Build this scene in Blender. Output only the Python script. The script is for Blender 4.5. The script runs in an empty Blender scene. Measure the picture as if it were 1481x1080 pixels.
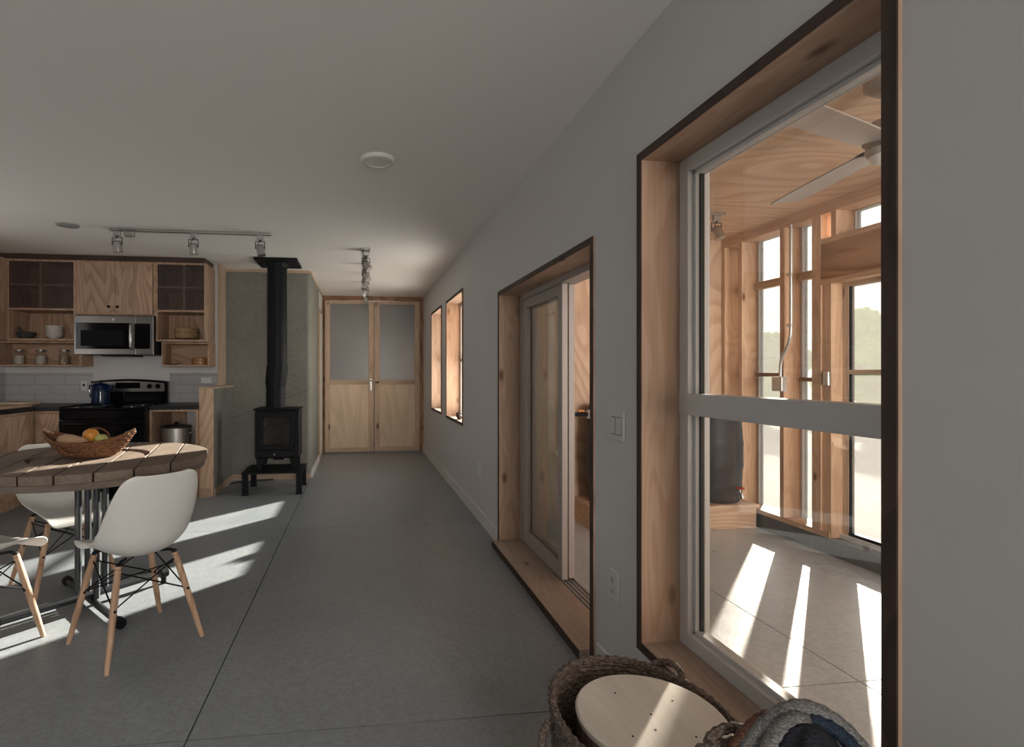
import bpy, bmesh, math, random
from mathutils import Vector, Matrix, Euler
random.seed(7)
S = bpy.context.scene
COL = S.collection

# ------------------------------------------------------------------ camera
cam_d = bpy.data.cameras.new('camera'); cam = bpy.data.objects.new('camera', cam_d); COL.objects.link(cam)
cam.location = (0, 0, 1.25)
YAW = math.atan(95 / 770.0)
cam.rotation_euler = (math.pi / 2, 0, -YAW)
cam_d.sensor_width = 36.0; cam_d.sensor_fit = 'HORIZONTAL'
cam_d.lens = 770.0 / 1481.0 * 36.0
cam_d.shift_x = (740.5 - 615.0) / 1481.0
cam_d.clip_start = 0.02; cam_d.clip_end = 300
S.camera = cam

# ------------------------------------------------------------------ colour management
S.view_settings.view_transform = 'Standard'
S.view_settings.look = 'None'
S.view_settings.exposure = 0.0
S.view_settings.gamma = 1.0
S.view_settings.use_curve_mapping = False
S.cycles.use_denoising = True
S.cycles.max_bounces = 10
S.cycles.diffuse_bounces = 6
S.cycles.transparent_max_bounces = 16
S.cycles.caustics_reflective = False
S.cycles.caustics_refractive = False
S.cycles.sample_clamp_indirect = 6.0

# ------------------------------------------------------------------ sky
SKY_STRENGTH = 2.2
w = bpy.data.worlds.new('sky'); S.world = w; w.use_nodes = True
nt = w.node_tree; nt.nodes.clear()
out = nt.nodes.new('ShaderNodeOutputWorld'); bg = nt.nodes.new('ShaderNodeBackground')
tc = nt.nodes.new('ShaderNodeTexCoord'); sx = nt.nodes.new('ShaderNodeSeparateXYZ')
rp = nt.nodes.new('ShaderNodeValToRGB')
rp.color_ramp.elements[0].position = 0.32; rp.color_ramp.elements[0].color = (0.95, 0.90, 0.85, 1)
rp.color_ramp.elements[1].position = 0.85; rp.color_ramp.elements[1].color = (0.62, 0.70, 0.80, 1)
nt.links.new(tc.outputs['Generated'], sx.inputs[0]); nt.links.new(sx.outputs['Z'], rp.inputs[0])
nt.links.new(rp.outputs[0], bg.inputs[0])
# brighter sky around the low sun
GLOW, GLOW_POWER = 3.5, 4.0
dp = nt.nodes.new('ShaderNodeVectorMath'); dp.operation = 'DOT_PRODUCT'
dp.inputs[1].default_value = Vector((0.700, 0.714, 0.314)).normalized()
mxx = nt.nodes.new('ShaderNodeMath'); mxx.operation = 'MAXIMUM'; mxx.inputs[1].default_value = 0.0
pww = nt.nodes.new('ShaderNodeMath'); pww.operation = 'POWER'; pww.inputs[1].default_value = GLOW_POWER
mad = nt.nodes.new('ShaderNodeMath'); mad.operation = 'MULTIPLY_ADD'; mad.inputs[1].default_value = GLOW; mad.inputs[2].default_value = SKY_STRENGTH
nt.links.new(tc.outputs['Generated'], dp.inputs[0]); nt.links.new(dp.outputs['Value'], mxx.inputs[0])
nt.links.new(mxx.outputs[0], pww.inputs[0]); nt.links.new(pww.outputs[0], mad.inputs[0]); nt.links.new(mad.outputs[0], bg.inputs[1])
nt.links.new(bg.outputs[0], out.inputs[0])

# ------------------------------------------------------------------ sun
SUN_AZ = Vector((0.700, 0.714))
SUN_TAN = 0.309
sd = bpy.data.lights.new('sun', 'SUN'); sun = bpy.data.objects.new('sun', sd); COL.objects.link(sun)
sd.energy = 34.0; sd.angle = math.radians(0.8); sd.color = (1.0, 0.91, 0.80)
sun.location = (12, 12, 8)
sun.rotation_euler = Vector((-SUN_AZ.x, -SUN_AZ.y, -SUN_TAN)).to_track_quat('-Z', 'Y').to_euler()

# area lamps; those of the left, kitchen, rear and near sunroom are added fill
def area(name, loc, target, sx_, sy_, power, color, spread=None):
    d = bpy.data.lights.new(name, 'AREA'); o = bpy.data.objects.new(name, d); COL.objects.link(o)
    d.shape = 'RECTANGLE'; d.size = sx_; d.size_y = sy_; d.energy = power; d.color = color
    o.location = loc
    o.rotation_euler = (Vector(target) - Vector(loc)).to_track_quat('-Z', 'Y').to_euler()
    if spread: d.spread = math.radians(spread)
    return o
WX_ = 1.014
area('fill_left', (-7.34, 1.3, 1.4), (0.3, 3.0, 2.47), 1.0, .75, 5.0, (1.0, 0.93, 0.88))  # added fill lamp at an unseen, made-up window
area('fill_kitchen', (-3.72, 4.05, 1.6), (1.0, 4.1, 1.95), .75, .75, 6.0, (1.0, 0.94, 0.90))  # fill lamp; the window over the counter is added too
area('fill_right_rear', (WX_ - .02, -3.3, 1.45), (-1.6, .0, 2.2), 1.4, 1.3, 190.0, (1.0, 0.96, 0.91))  # added lamp that brightens chairs, floor and ceiling from an unseen window
area('daylight_hall_windows', (1.62, 6.35, 1.05), (-.25, 6.7, 2.3), 2.4, .8, 52.0, (1.0, 0.94, 0.87))
area('daylight_beyond_hall_doors', (.2, 9.3, 1.7), (.2, 8.4, 1.6), .8, 1.2, 7.0, (1.0, 0.97, 0.93))
area('fill_sunroom_near', (2.25, -0.72, 1.45), (2.9, 4.2, 1.5), 1.2, 1.7, 22.0, (1.0, 0.95, 0.91), spread=64)  # added fill for studs and end wall; the near wall has no window

# ------------------------------------------------------------------ node helpers
def mat(name, color=(0.5, 0.5, 0.5), rough=0.5, metal=0.0, spec=None, bump=None, noise=None, coat=0.0):
    """plain procedural material; noise=(scale, amount) colour mottling, bump=(scale, strength)"""
    m = bpy.data.materials.new(name); m.use_nodes = True
    n = m.node_tree.nodes; l = m.node_tree.links; b = n['Principled BSDF']
    b.inputs['Base Color'].default_value = (*color, 1); b.inputs['Roughness'].default_value = rough
    b.inputs['Metallic'].default_value = metal
    if spec is not None: b.inputs['Specular IOR Level'].default_value = spec
    if coat: b.inputs['Coat Weight'].default_value = coat
    tcn = n.new('ShaderNodeTexCoord')
    if noise:
        t = n.new('ShaderNodeTexNoise'); t.inputs['Scale'].default_value = noise[0]; t.inputs['Detail'].default_value = 5
        l.new(tcn.outputs['Object'], t.inputs['Vector'])
        r = n.new('ShaderNodeValToRGB'); a = noise[1]
        r.color_ramp.elements[0].position = 0.3; r.color_ramp.elements[1].position = 0.7
        r.color_ramp.elements[0].color = (*[max(0, c * (1 - a)) for c in color], 1)
        r.color_ramp.elements[1].color = (*[min(1, c * (1 + a)) for c in color], 1)
        l.new(t.outputs['Fac'], r.inputs[0]); l.new(r.outputs[0], b.inputs['Base Color'])
    if bump:
        t2 = n.new('ShaderNodeTexNoise'); t2.inputs['Scale'].default_value = bump[0]; t2.inputs['Detail'].default_value = 4
        l.new(tcn.outputs['Object'], t2.inputs['Vector'])
        bp = n.new('ShaderNodeBump'); bp.inputs['Strength'].default_value = bump[1]; bp.inputs['Distance'].default_value = 0.004
        l.new(t2.outputs['Fac'], bp.inputs['Height']); l.new(bp.outputs[0], b.inputs['Normal'])
    return m

def wood(name, light, dark, axis='Z', scale=1.0, rough=0.55, knots=0.0, contrast=1.0, plain=False, k=0.16):
    """timber or plywood whose grain runs along `axis`"""
    m = bpy.data.materials.new(name); m.use_nodes = True
    n = m.node_tree.nodes; l = m.node_tree.links; b = n['Principled BSDF']
    b.inputs['Roughness'].default_value = rough
    b.inputs['Specular IOR Level'].default_value = 0.3
    tcn = n.new('ShaderNodeTexCoord'); mp = n.new('ShaderNodeMapping')
    mp.inputs['Scale'].default_value = tuple(scale * (k if a == axis else 1.0) for a in 'XYZ')
    l.new(tcn.outputs['Object'], mp.inputs['Vector'])
    # broad figure: contour bands of a slow noise field
    nz = n.new('ShaderNodeTexNoise'); nz.inputs['Scale'].default_value = 1.7; nz.inputs['Detail'].default_value = 1.5
    nz.inputs['Distortion'].default_value = 0.35
    l.new(mp.outputs[0], nz.inputs['Vector'])
    mu = n.new('ShaderNodeMath'); mu.operation = 'MULTIPLY'; mu.inputs[1].default_value = 26 if not plain else 12
    l.new(nz.outputs['Fac'], mu.inputs[0])
    fr = n.new('ShaderNodeMath'); fr.operation = 'FRACT'; l.new(mu.outputs[0], fr.inputs[0])
    # fine fibre
    mp2 = n.new('ShaderNodeMapping')
    mp2.inputs['Scale'].default_value = tuple((3.0 if a == axis else 90.0) for a in 'XYZ')
    l.new(tcn.outputs['Object'], mp2.inputs['Vector'])
    nf = n.new('ShaderNodeTexNoise'); nf.inputs['Scale'].default_value = 1.0; nf.inputs['Detail'].default_value = 3
    l.new(mp2.outputs[0], nf.inputs['Vector'])
    # patches
    npz = n.new('ShaderNodeTexNoise'); npz.inputs['Scale'].default_value = 2.3; npz.inputs['Detail'].default_value = 2
    l.new(mp.outputs[0], npz.inputs['Vector'])
    r = n.new('ShaderNodeValToRGB')
    e = r.color_ramp.elements
    e[0].position = 0.0; e[0].color = (*light, 1)
    e[1].position = 1.0; e[1].color = (*[li + (d - li) * 0.55 * contrast for li, d in zip(light, dark)], 1)
    e2 = e.new(0.80); e2.color = (*[li + (d - li) * 0.75 * contrast for li, d in zip(light, dark)], 1)
    e3 = e.new(0.45); e3.color = (*[li + (d - li) * 0.12 * contrast for li, d in zip(light, dark)], 1)
    l.new(fr.outputs[0], r.inputs[0])
    mx = n.new('ShaderNodeMix'); mx.data_type = 'RGBA'; mx.blend_type = 'MIX'
    rf = n.new('ShaderNodeMapRange'); rf.inputs['From Min'].default_value = 0.45; rf.inputs['From Max'].default_value = 0.75
    rf.inputs['To Max'].default_value = 0.35
    l.new(nf.outputs['Fac'], rf.inputs['Value'])
    l.new(rf.outputs[0], mx.inputs['Factor']); l.new(r.outputs[0], mx.inputs['A']); mx.inputs['B'].default_value = (*dark, 1)
    mx2 = n.new('ShaderNodeMix'); mx2.data_type = 'RGBA'; mx2.blend_type = 'MULTIPLY'
    rp2 = n.new('ShaderNodeMapRange'); rp2.inputs['From Min'].default_value = 0.3; rp2.inputs['From Max'].default_value = 0.7
    rp2.inputs['To Min'].default_value = 0.84; rp2.inputs['To Max'].default_value = 1.08; rp2.clamp = True
    l.new(npz.outputs['Fac'], rp2.inputs['Value'])
    cmb = n.new('ShaderNodeCombineColor')
    for i in range(3): l.new(rp2.outputs[0], cmb.inputs[i])
    mx2.inputs['Factor'].default_value = 1.0
    l.new(mx.outputs['Result'], mx2.inputs['A']); l.new(cmb.outputs[0], mx2.inputs['B'])
    last = mx2.outputs['Result']
    if knots > 0:
        mpk = n.new('ShaderNodeMapping')
        mpk.inputs['Scale'].default_value = tuple((2.2 if a == axis else 5.0) for a in 'XYZ')
        l.new(tcn.outputs['Object'], mpk.inputs['Vector'])
        v = n.new('ShaderNodeTexVoronoi'); v.inputs['Scale'].default_value = 1.0
        l.new(mpk.outputs[0], v.inputs['Vector'])
        kr = n.new('ShaderNodeMapRange'); kr.inputs['From Min'].default_value = 0.05 * knots; kr.inputs['From Max'].default_value = 0.13 * knots
        kr.inputs['To Min'].default_value = 0.85; kr.inputs['To Max'].default_value = 0.0; kr.clamp = True
        l.new(v.outputs['Distance'], kr.inputs['Value'])
        mk = n.new('ShaderNodeMix'); mk.data_type = 'RGBA'
        l.new(kr.outputs[0], mk.inputs['Factor']); l.new(last, mk.inputs['A'])
        mk.inputs['B'].default_value = (dark[0] * 0.25, dark[1] * 0.2, dark[2] * 0.2, 1)
        last = mk.outputs['Result']
    l.new(last, b.inputs['Base Color'])
    bp = n.new('ShaderNodeBump'); bp.inputs['Strength'].default_value = 0.12; bp.inputs['Distance'].default_value = 0.002
    l.new(nf.outputs['Fac'], bp.inputs['Height']); l.new(bp.outputs[0], b.inputs['Normal'])
    return m

def concrete(name, c1, c2, rough=0.45, scale=1.2, bump=0.15, spec=0.5, rough_var=0.15):
    m = bpy.data.materials.new(name); m.use_nodes = True
    n = m.node_tree.nodes; l = m.node_tree.links; b = n['Principled BSDF']
    b.inputs['Specular IOR Level'].default_value = spec
    tcn = n.new('ShaderNodeTexCoord')
    a = n.new('ShaderNodeTexNoise'); a.inputs['Scale'].default_value = scale; a.inputs['Detail'].default_value = 8; a.inputs['Roughness'].default_value = 0.62
    a.inputs['Distortion'].default_value = 0.5
    c = n.new('ShaderNodeTexNoise'); c.inputs['Scale'].default_value = 55; c.inputs['Detail'].default_value = 4; c.inputs['Roughness'].default_value = 0.7
    for t in (a, c): l.new(tcn.outputs['Object'], t.inputs['Vector'])
    r = n.new('ShaderNodeValToRGB'); r.color_ramp.elements[0].position = 0.32; r.color_ramp.elements[1].position = 0.68
    r.color_ramp.elements[0].color = (*c1, 1); r.color_ramp.elements[1].color = (*c2, 1)
    l.new(a.outputs['Fac'], r.inputs[0])
    mx = n.new('ShaderNodeMix'); mx.data_type = 'RGBA'; mx.blend_type = 'OVERLAY'; mx.inputs['Factor'].default_value = 0.35
    l.new(r.outputs[0], mx.inputs['A'])
    r2 = n.new('ShaderNodeValToRGB'); r2.color_ramp.elements[0].position = 0.35; r2.color_ramp.elements[1].position = 0.65
    r2.color_ramp.elements[0].color = (0.3, 0.3, 0.3, 1); r2.color_ramp.elements[1].color = (0.68, 0.68, 0.68, 1)
    l.new(c.outputs['Fac'], r2.inputs[0]); l.new(r2.outputs[0], mx.inputs['B'])
    l.new(mx.outputs['Result'], b.inputs['Base Color'])
    rr = n.new('ShaderNodeMapRange'); rr.inputs['To Min'].default_value = rough - rough_var; rr.inputs['To Max'].default_value = rough + rough_var
    l.new(a.outputs['Fac'], rr.inputs['Value']); l.new(rr.outputs[0], b.inputs['Roughness'])
    bp = n.new('ShaderNodeBump'); bp.inputs['Strength'].default_value = bump; bp.inputs['Distance'].default_value = 0.003
    l.new(c.outputs['Fac'], bp.inputs['Height']); l.new(bp.outputs[0], b.inputs['Normal'])
    return m

def glass(name, tint=(1, 1, 1), milky=0.0, milk_color=(0.9, 0.9, 0.9), refl=1.0, rough=0.0):
    """thin pane: clear transmission with grazing reflection; milky adds light scattered by film or frosting"""
    m = bpy.data.materials.new(name); m.use_nodes = True
    n = m.node_tree.nodes; l = m.node_tree.links; n.clear()
    o = n.new('ShaderNodeOutputMaterial')
    tr = n.new('ShaderNodeBsdfTransparent'); tr.inputs[0].default_value = (*tint, 1)
    gl = n.new('ShaderNodeBsdfGlossy'); gl.inputs['Roughness'].default_value = rough
    lw = n.new('ShaderNodeLayerWeight'); lw.inputs['Blend'].default_value = 0.5
    pw = n.new('ShaderNodeMath'); pw.operation = 'POWER'; pw.inputs[1].default_value = 4.0
    l.new(lw.outputs['Facing'], pw.inputs[0])
    ml = n.new('ShaderNodeMath'); ml.operation = 'MULTIPLY_ADD'; ml.inputs[1].default_value = 0.85 * refl; ml.inputs[2].default_value = 0.07 * refl
    l.new(pw.outputs[0], ml.inputs[0])
    base = tr.outputs[0]
    if milky > 0:
        tl = n.new('ShaderNodeBsdfTranslucent'); tl.inputs[0].default_value = (*milk_color, 1)
        df = n.new('ShaderNodeBsdfDiffuse'); df.inputs[0].default_value = (*milk_color, 1)
        m0 = n.new('ShaderNodeMixShader'); m0.inputs[0].default_value = 0.35
        l.new(tl.outputs[0], m0.inputs[1]); l.new(df.outputs[0], m0.inputs[2])
        m1 = n.new('ShaderNodeMixShader'); m1.inputs[0].default_value = milky
        l.new(base, m1.inputs[1]); l.new(m0.outputs[0], m1.inputs[2]); base = m1.outputs[0]
    m2 = n.new('ShaderNodeMixShader')
    l.new(ml.outputs[0], m2.inputs[0]); l.new(base, m2.inputs[1]); l.new(gl.outputs[0], m2.inputs[2])
    l.new(m2.outputs[0], o.inputs[0])
    return m

M = {}
M['wall'] = mat('white_wall_paint', (0.655, 0.645, 0.65), 0.75, bump=(160, 0.06))
M['ceil'] = mat('white_ceiling_paint', (0.84, 0.81, 0.78), 0.8, bump=(140, 0.05))
M['white_trim'] = mat('white_trim_paint', (0.72, 0.71, 0.69), 0.45)
M['vinyl'] = mat('white_vinyl', (0.64, 0.64, 0.645), 0.35)
M['taupe'] = mat('taupe_door_vinyl', (0.43, 0.39, 0.37), 0.4)
M['plastic_white'] = mat('white_plastic', (0.66, 0.66, 0.66), 0.35)
M['slot'] = mat('dark_slot', (0.03, 0.03, 0.03), 0.6)
M['floor'] = concrete('polished_concrete', (0.212, 0.234, 0.255), (0.276, 0.300, 0.320), rough=0.38, scale=1.1)
M['joint'] = mat('joint_shadow_gap', (0.03, 0.03, 0.03), 0.9)
M['green_conc'] = concrete('grey_green_plaster', (0.185, 0.185, 0.168), (0.245, 0.243, 0.218), rough=0.75, scale=1.6, spec=0.25, rough_var=0.05)
M['curb'] = concrete('curb_concrete', (0.10, 0.10, 0.10), (0.16, 0.155, 0.15), rough=0.7, scale=3, spec=0.3, rough_var=0.05)
FIR_L, FIR_D = (0.60, 0.41, 0.285), (0.36, 0.20, 0.12)
for a in 'XYZ':
    M['ply' + a] = wood('fir_plywood_' + a, (0.68, 0.495, 0.355), (0.43, 0.25, 0.15), a, .8, contrast=.7, k=.3)
    M['fir' + a] = wood('fir_board_' + a, (0.52, 0.37, 0.275), FIR_D, a, 3.0, knots=1.0, plain=True, contrast=.45)
    M['stud' + a] = wood('stud_timber_' + a, (0.60, 0.40, 0.265), (0.36, 0.19, 0.11), a, 3.5, knots=0.8, plain=True, contrast=.5)
    M['cab' + a] = wood('cabinet_plywood_' + a, (0.50, 0.345, 0.245), (0.30, 0.175, 0.11), a, 1.6, contrast=0.9)
    M['pale' + a] = wood('pale_pine_' + a, (0.58, 0.45, 0.34), (0.38, 0.25, 0.165), a, 3.0, knots=1.1, plain=True, contrast=.5)
    M['birch' + a] = wood('pale_birch_panel_' + a, (0.74, 0.61, 0.47), (0.60, 0.46, 0.33), a, 1.6, contrast=0.7, plain=True)
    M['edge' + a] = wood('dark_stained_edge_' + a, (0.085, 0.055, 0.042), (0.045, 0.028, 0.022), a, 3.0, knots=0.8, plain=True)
    M['spool' + a] = wood('weathered_plank_' + a, (0.20, 0.155, 0.125), (0.09, 0.07, 0.06), a, 5.0, rough=0.7, knots=0.4, plain=True, contrast=.4)
    M['beam' + a] = wood('brown_beam_' + a, (0.40, 0.23, 0.13), (0.20, 0.095, 0.05), a, 1.8, knots=1.1, plain=True)
M['sill'] = wood('greyed_sill_board', (0.43, 0.335, 0.275), (0.30, 0.21, 0.165), 'Y', 3.0, plain=True, knots=.7, contrast=.5)
M['leg_wood'] = wood('dowel_leg_wood', (0.56, 0.37, 0.25), (0.40, 0.235, 0.14), 'Z', 3.0, plain=True)
M['black'] = mat('black_iron', (0.010, 0.011, 0.013), 0.55, spec=.15, bump=(200, 0.05))
M['black_gloss'] = mat('black_enamel', (0.005, 0.005, 0.006), 0.10, spec=0.18)
M['steel'] = mat('stainless_steel', (0.21, 0.205, 0.20), 0.34, metal=1.0)
M['brushed'] = mat('brushed_nickel', (0.50, 0.49, 0.48), 0.35, metal=1.0)
M['chrome_dark'] = mat('dark_pipe_steel', (0.055, 0.06, 0.068), 0.38, metal=0.7)
M['galv'] = mat('galvanised_steel', (0.55, 0.55, 0.54), 0.35, metal=0.9)
M['counter'] = mat('black_countertop', (0.010, 0.011, 0.013), 0.4, noise=(40, 0.3))
M['shell'] = mat('white_chair_plastic', (0.74, 0.73, 0.70), 0.38)
M['clear'] = glass('clear_window_glass', (0.97, 0.985, 0.975))
M['slider_glass'] = glass('sliding_door_glass', (0.84, 0.865, 0.86), refl=1.0)
M['film'] = glass('hazy_sunroom_glazing', (0.96, 0.945, 0.93), milky=0.58, milk_color=(0.24, 0.23, 0.22), refl=0.25)
M['frost_cab'] = glass('smoky_frosted_pane', (0.84, 0.80, 0.79), milky=0.28, milk_color=(0.26, 0.22, 0.22), refl=0.25, rough=0.4)
M['frost_door'] = mat('frosted_door_pane', (0.22, 0.215, 0.22), 0.28, noise=(1.0, 0.12))
M['jar_glass'] = glass('jar_glass', (0.90, 0.92, 0.92), refl=0.8)

# ------------------------------------------------------------------ geometry helpers
ORG = {}
class MB:
    def __init__(s): s.bm = bmesh.new()
    def box(s, x0, x1, y0, y1, z0, z1, bev=0.0):
        g = bmesh.ops.create_cube(s.bm, size=1.0)
        vs = g['verts']
        for v in vs:
            v.co.x = x0 + (v.co.x + .5) * (x1 - x0); v.co.y = y0 + (v.co.y + .5) * (y1 - y0); v.co.z = z0 + (v.co.z + .5) * (z1 - z0)
        if bev > 0:
            es = list({e for v in vs for e in v.link_edges})
            bmesh.ops.bevel(s.bm, geom=es, offset=bev, segments=2, affect='EDGES', profile=0.5)
        return s
    def bar(s, a, b, wx, wz, up=(0, 0, 1)):
        a, b = Vector(a), Vector(b); d = (b - a); L = d.length; d.normalize()
        u = Vector(up); r = d.cross(u); r.normalize(); u = r.cross(d)
        vs = []
        for p in (a, b):
            for i, j in ((-1, -1), (1, -1), (1, 1), (-1, 1)):
                vs.append(s.bm.verts.new(p + r * i * wx / 2 + u * j * wz / 2))
        s.bm.faces.new(vs[3::-1]); s.bm.faces.new(vs[4:])
        for i in range(4): s.bm.faces.new((vs[i], vs[(i + 1) % 4], vs[4 + (i + 1) % 4], vs[4 + i]))
        return s
    def tube(s, pts, r, seg=10, closed=False, cap=True, flat=1.0, up=None):
        pts = [Vector(p) for p in pts]; n = len(pts)
        rs = r if isinstance(r, (list, tuple)) else [r] * n
        rings = []
        nrm = None
        for i, p in enumerate(pts):
            if closed: t = pts[(i + 1) % n] - pts[i - 1]
            else: t = pts[min(i + 1, n - 1)] - pts[max(i - 1, 0)]
            t.normalize()
            if nrm is None or up is not None:
                h = Vector(up) if up is not None else (Vector((0, 0, 1)) if abs(t.z) < 0.9 else Vector((1, 0, 0)))
                nrm = h - t * h.dot(t); nrm.normalize()
            else:
                nrm = nrm - t * nrm.dot(t); nrm.normalize()
            b = t.cross(nrm)
            rings.append([s.bm.verts.new(p + (nrm * math.cos(2 * math.pi * k / seg) * flat + b * math.sin(2 * math.pi * k / seg)) * rs[i]) for k in range(seg)])
        m = n if closed else n - 1
        for i in range(m):
            A, B = rings[i], rings[(i + 1) % n]
            for k in range(seg):
                s.bm.faces.new((A[k], A[(k + 1) % seg], B[(k + 1) % seg], B[k]))
        if cap and not closed:
            s.bm.faces.new(rings[0][::-1]); s.bm.faces.new(rings[-1])
        return s
    def lathe(s, prof, c=(0, 0, 0), seg=32, sx=1.0, sy=1.0, cap=True, axis='Z'):
        rings = []
        for r, z in prof:
            ring = []
            for k in range(seg):
                a = 2 * math.pi * k / seg
                p = (r * math.cos(a) * sx, r * math.sin(a) * sy, z)
                if axis == 'X': p = (p[2], p[0], p[1])
                elif axis == 'Y': p = (p[1], p[2], p[0])
                ring.append(s.bm.verts.new((c[0] + p[0], c[1] + p[1], c[2] + p[2])))
            rings.append(ring)
        for A, B in zip(rings, rings[1:]):
            for k in range(seg): s.bm.faces.new((A[k], A[(k + 1) % seg], B[(k + 1) % seg], B[k]))
        if cap:
            s.bm.faces.new(rings[0][::-1]); s.bm.faces.new(rings[-1])
        return s
    def prism(s, poly, z0, z1, flip=False):
        a = [s.bm.verts.new((x, y, z0)) for x, y in poly]; b = [s.bm.verts.new((x, y, z1)) for x, y in poly]
        s.bm.faces.new(a[::-1]); s.bm.faces.new(b); n = len(poly)
        for i in range(n): s.bm.faces.new((a[i], a[(i + 1) % n], b[(i + 1) % n], b[i]))
        return s
    def ball(s, c, r, sub=3, sc=(1, 1, 1)):
        g = bmesh.ops.create_icosphere(s.bm, subdivisions=sub, radius=r)
        for v in g['verts']: v.co = Vector((v.co.x * sc[0] + c[0], v.co.y * sc[1] + c[1], v.co.z * sc[2] + c[2]))
        return s
    def grid(s, P, nu, nv):
        V = [[s.bm.verts.new(P(i / (nu - 1), j / (nv - 1))) for j in range(nv)] for i in range(nu)]
        for i in range(nu - 1):
            for j in range(nv - 1): s.bm.faces.new((V[i][j], V[i + 1][j], V[i + 1][j + 1], V[i][j + 1]))
        return s
    def build(s, name, material, parent=None, smooth=False, bevel=0.0, world=True):
        """link as one mesh object; vertices are given in world space (or in the parent's space if world=False)"""
        bmesh.ops.recalc_face_normals(s.bm, faces=s.bm.faces)
        me = bpy.data.meshes.new(name)
        if parent is not None: off = ORG.get(parent, Vector((0, 0, 0)))
        else:
            xs = [v.co for v in s.bm.verts]
            lo = Vector((min(c.x for c in xs), min(c.y for c in xs), min(c.z for c in xs)))
            hi = Vector((max(c.x for c in xs), max(c.y for c in xs), max(c.z for c in xs)))
            off = Vector(((lo.x + hi.x) / 2, (lo.y + hi.y) / 2, lo.z))
        if world or parent is None:
            for v in s.bm.verts: v.co -= off
        s.bm.to_mesh(me); s.bm.free()
        me.materials.append(material)
        if smooth:
            for p in me.polygons: p.use_smooth = True
            me.set_sharp_from_angle(angle=math.radians(40))
        o = bpy.data.objects.new(name, me); COL.objects.link(o)
        if parent is not None: o.parent = parent; ORG[o] = off
        else: o.location = off; ORG[o] = off
        if bevel > 0:
            bv = o.modifiers.new('bevel', 'BEVEL'); bv.width = bevel; bv.segments = 2; bv.limit_method = 'ANGLE'
        return o

def tag(o, label=None, cat=None, group=None, kind=None):
    if label: o['label'] = label
    if cat: o['category'] = cat
    if group: o['group'] = group
    if kind: o['kind'] = kind
    return o
def thing(name, loc, label=None, cat=None, group=None, kind=None, rz=0.0):
    o = bpy.data.objects.new(name, None); COL.objects.link(o)
    o.location = loc; o.rotation_euler = (0, 0, rz); o.empty_display_size = 0.1
    ORG[o] = Vector(loc)
    return tag(o, label, cat, group, kind)
def copy_tree(o, parent=None):
    c = o.copy(); COL.objects.link(c); c.parent = parent
    for ch in list(o.children): copy_tree(ch, c)
    return c
def struct(mb, name, material, label, cat, **k):
    return tag(mb.build(name, material, **k), label, cat, kind='structure')

# ------------------------------------------------------------------ main dimensions
WX = 1.014            # inner face of the long right wall
WO = 1.29             # its outer face
CE = 2.47             # ceiling
HX = -0.58            # hall left wall
KY = 6.20             # kitchen back wall
SY = 6.45             # plaster wall behind the stove
HY = 8.49             # end of the hall
LX = -3.76            # left wall
FLX = -7.4            # far left wall, nearer the viewer
BY = -4.6             # wall behind the camera
SX = 3.21             # sunroom outer wall, inner face
EY = 4.40             # sunroom end wall

# ------------------------------------------------------------------ floor, slabs cut by joints
fl = MB()
g = 0.003
xs = [FLX - .1, -5.4, -3.0, -0.585, WO - .02]
ys = [BY - .1, -3.1, -0.6, 1.90, 4.39, 6.80, HY + 1.2]
for xa, xb in zip(xs, xs[1:]):
    for ya, yb in zip(ys, ys[1:]):
        fl.box(xa + g, xb - g, ya + g, yb - g, -0.10, 0.0)
floor = struct(fl, 'floor', M['floor'], 'grey polished concrete floor slabs with thin control joints', 'floor')
struct(MB().box(FLX - .1, SX, BY - .1, HY + 1.2, -0.14, -0.012 - 0.09), 'floor_base', M['joint'], 'dark base below the concrete slab joints', 'floor')

fs = MB()
for xa, xb in ((WO - .02, 2.015), (2.015, SX)):
    for ya, yb in ((-.8, 1.93), (1.93, EY)):
        fs.box(xa + g * (xa > 2), xb - g if xb < 3 else xb + .2, ya + g, yb - g if yb < 4 else yb + .05, -0.10, 0.0)
M['floor_sun'] = concrete('sunroom_sealed_concrete', (0.40, 0.43, 0.45), (0.52, 0.55, 0.57), rough=0.30, scale=1.3, bump=0.25, rough_var=0.12)
struct(fs, 'floor_sunroom', M['floor_sun'], 'sealed shiny concrete floor of the sunroom', 'floor')

# ------------------------------------------------------------------ ceiling
struct(MB().box(FLX - .1, WO, BY - .1, HY + 1.2, CE, CE + .2), 'ceiling', M['ceil'], 'plain off-white ceiling of the main room', 'ceiling')
struct(MB().box(WO, SX + .20, -.9, EY + .1, 2.44, CE + .2), 'ceiling_sunroom', M['plyX'], 'fir plywood ceiling over the sunroom', 'ceiling')

# ------------------------------------------------------------------ right wall with its openings
W1 = (6.51, 7.44, 0.742, 2.10); W2 = (5.14, 6.15, 0.735, 2.092); SL = (2.20, 3.80, 0.0, 1.846); BW = (0.885, 1.832, 0.252, 2.045)
wr = MB()
def wallseg(y0, y1, z0=0.0, z1=CE): wr.box(WX, WO, y0, y1, z0, z1)
wallseg(BY, -4.02); wallseg(-2.58, BW[0]); wallseg(-4.02, -2.58, 0, .78); wallseg(-4.02, -2.58, 2.12, CE); wallseg(BW[1], SL[0]); wallseg(SL[1], W2[0]); wallseg(W2[1], W1[0]); wallseg(W1[1], HY + 1.2)
for o_ in (BW, W2, W1): wallseg(o_[0], o_[1], 0, o_[2]); wallseg(o_[0], o_[1], o_[3], CE)
wallseg(SL[0], SL[1], SL[3], CE)
struct(wr, 'wall_right', M['wall'], 'long white right wall pierced by two windows, a tall window and a sliding door', 'wall')
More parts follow.
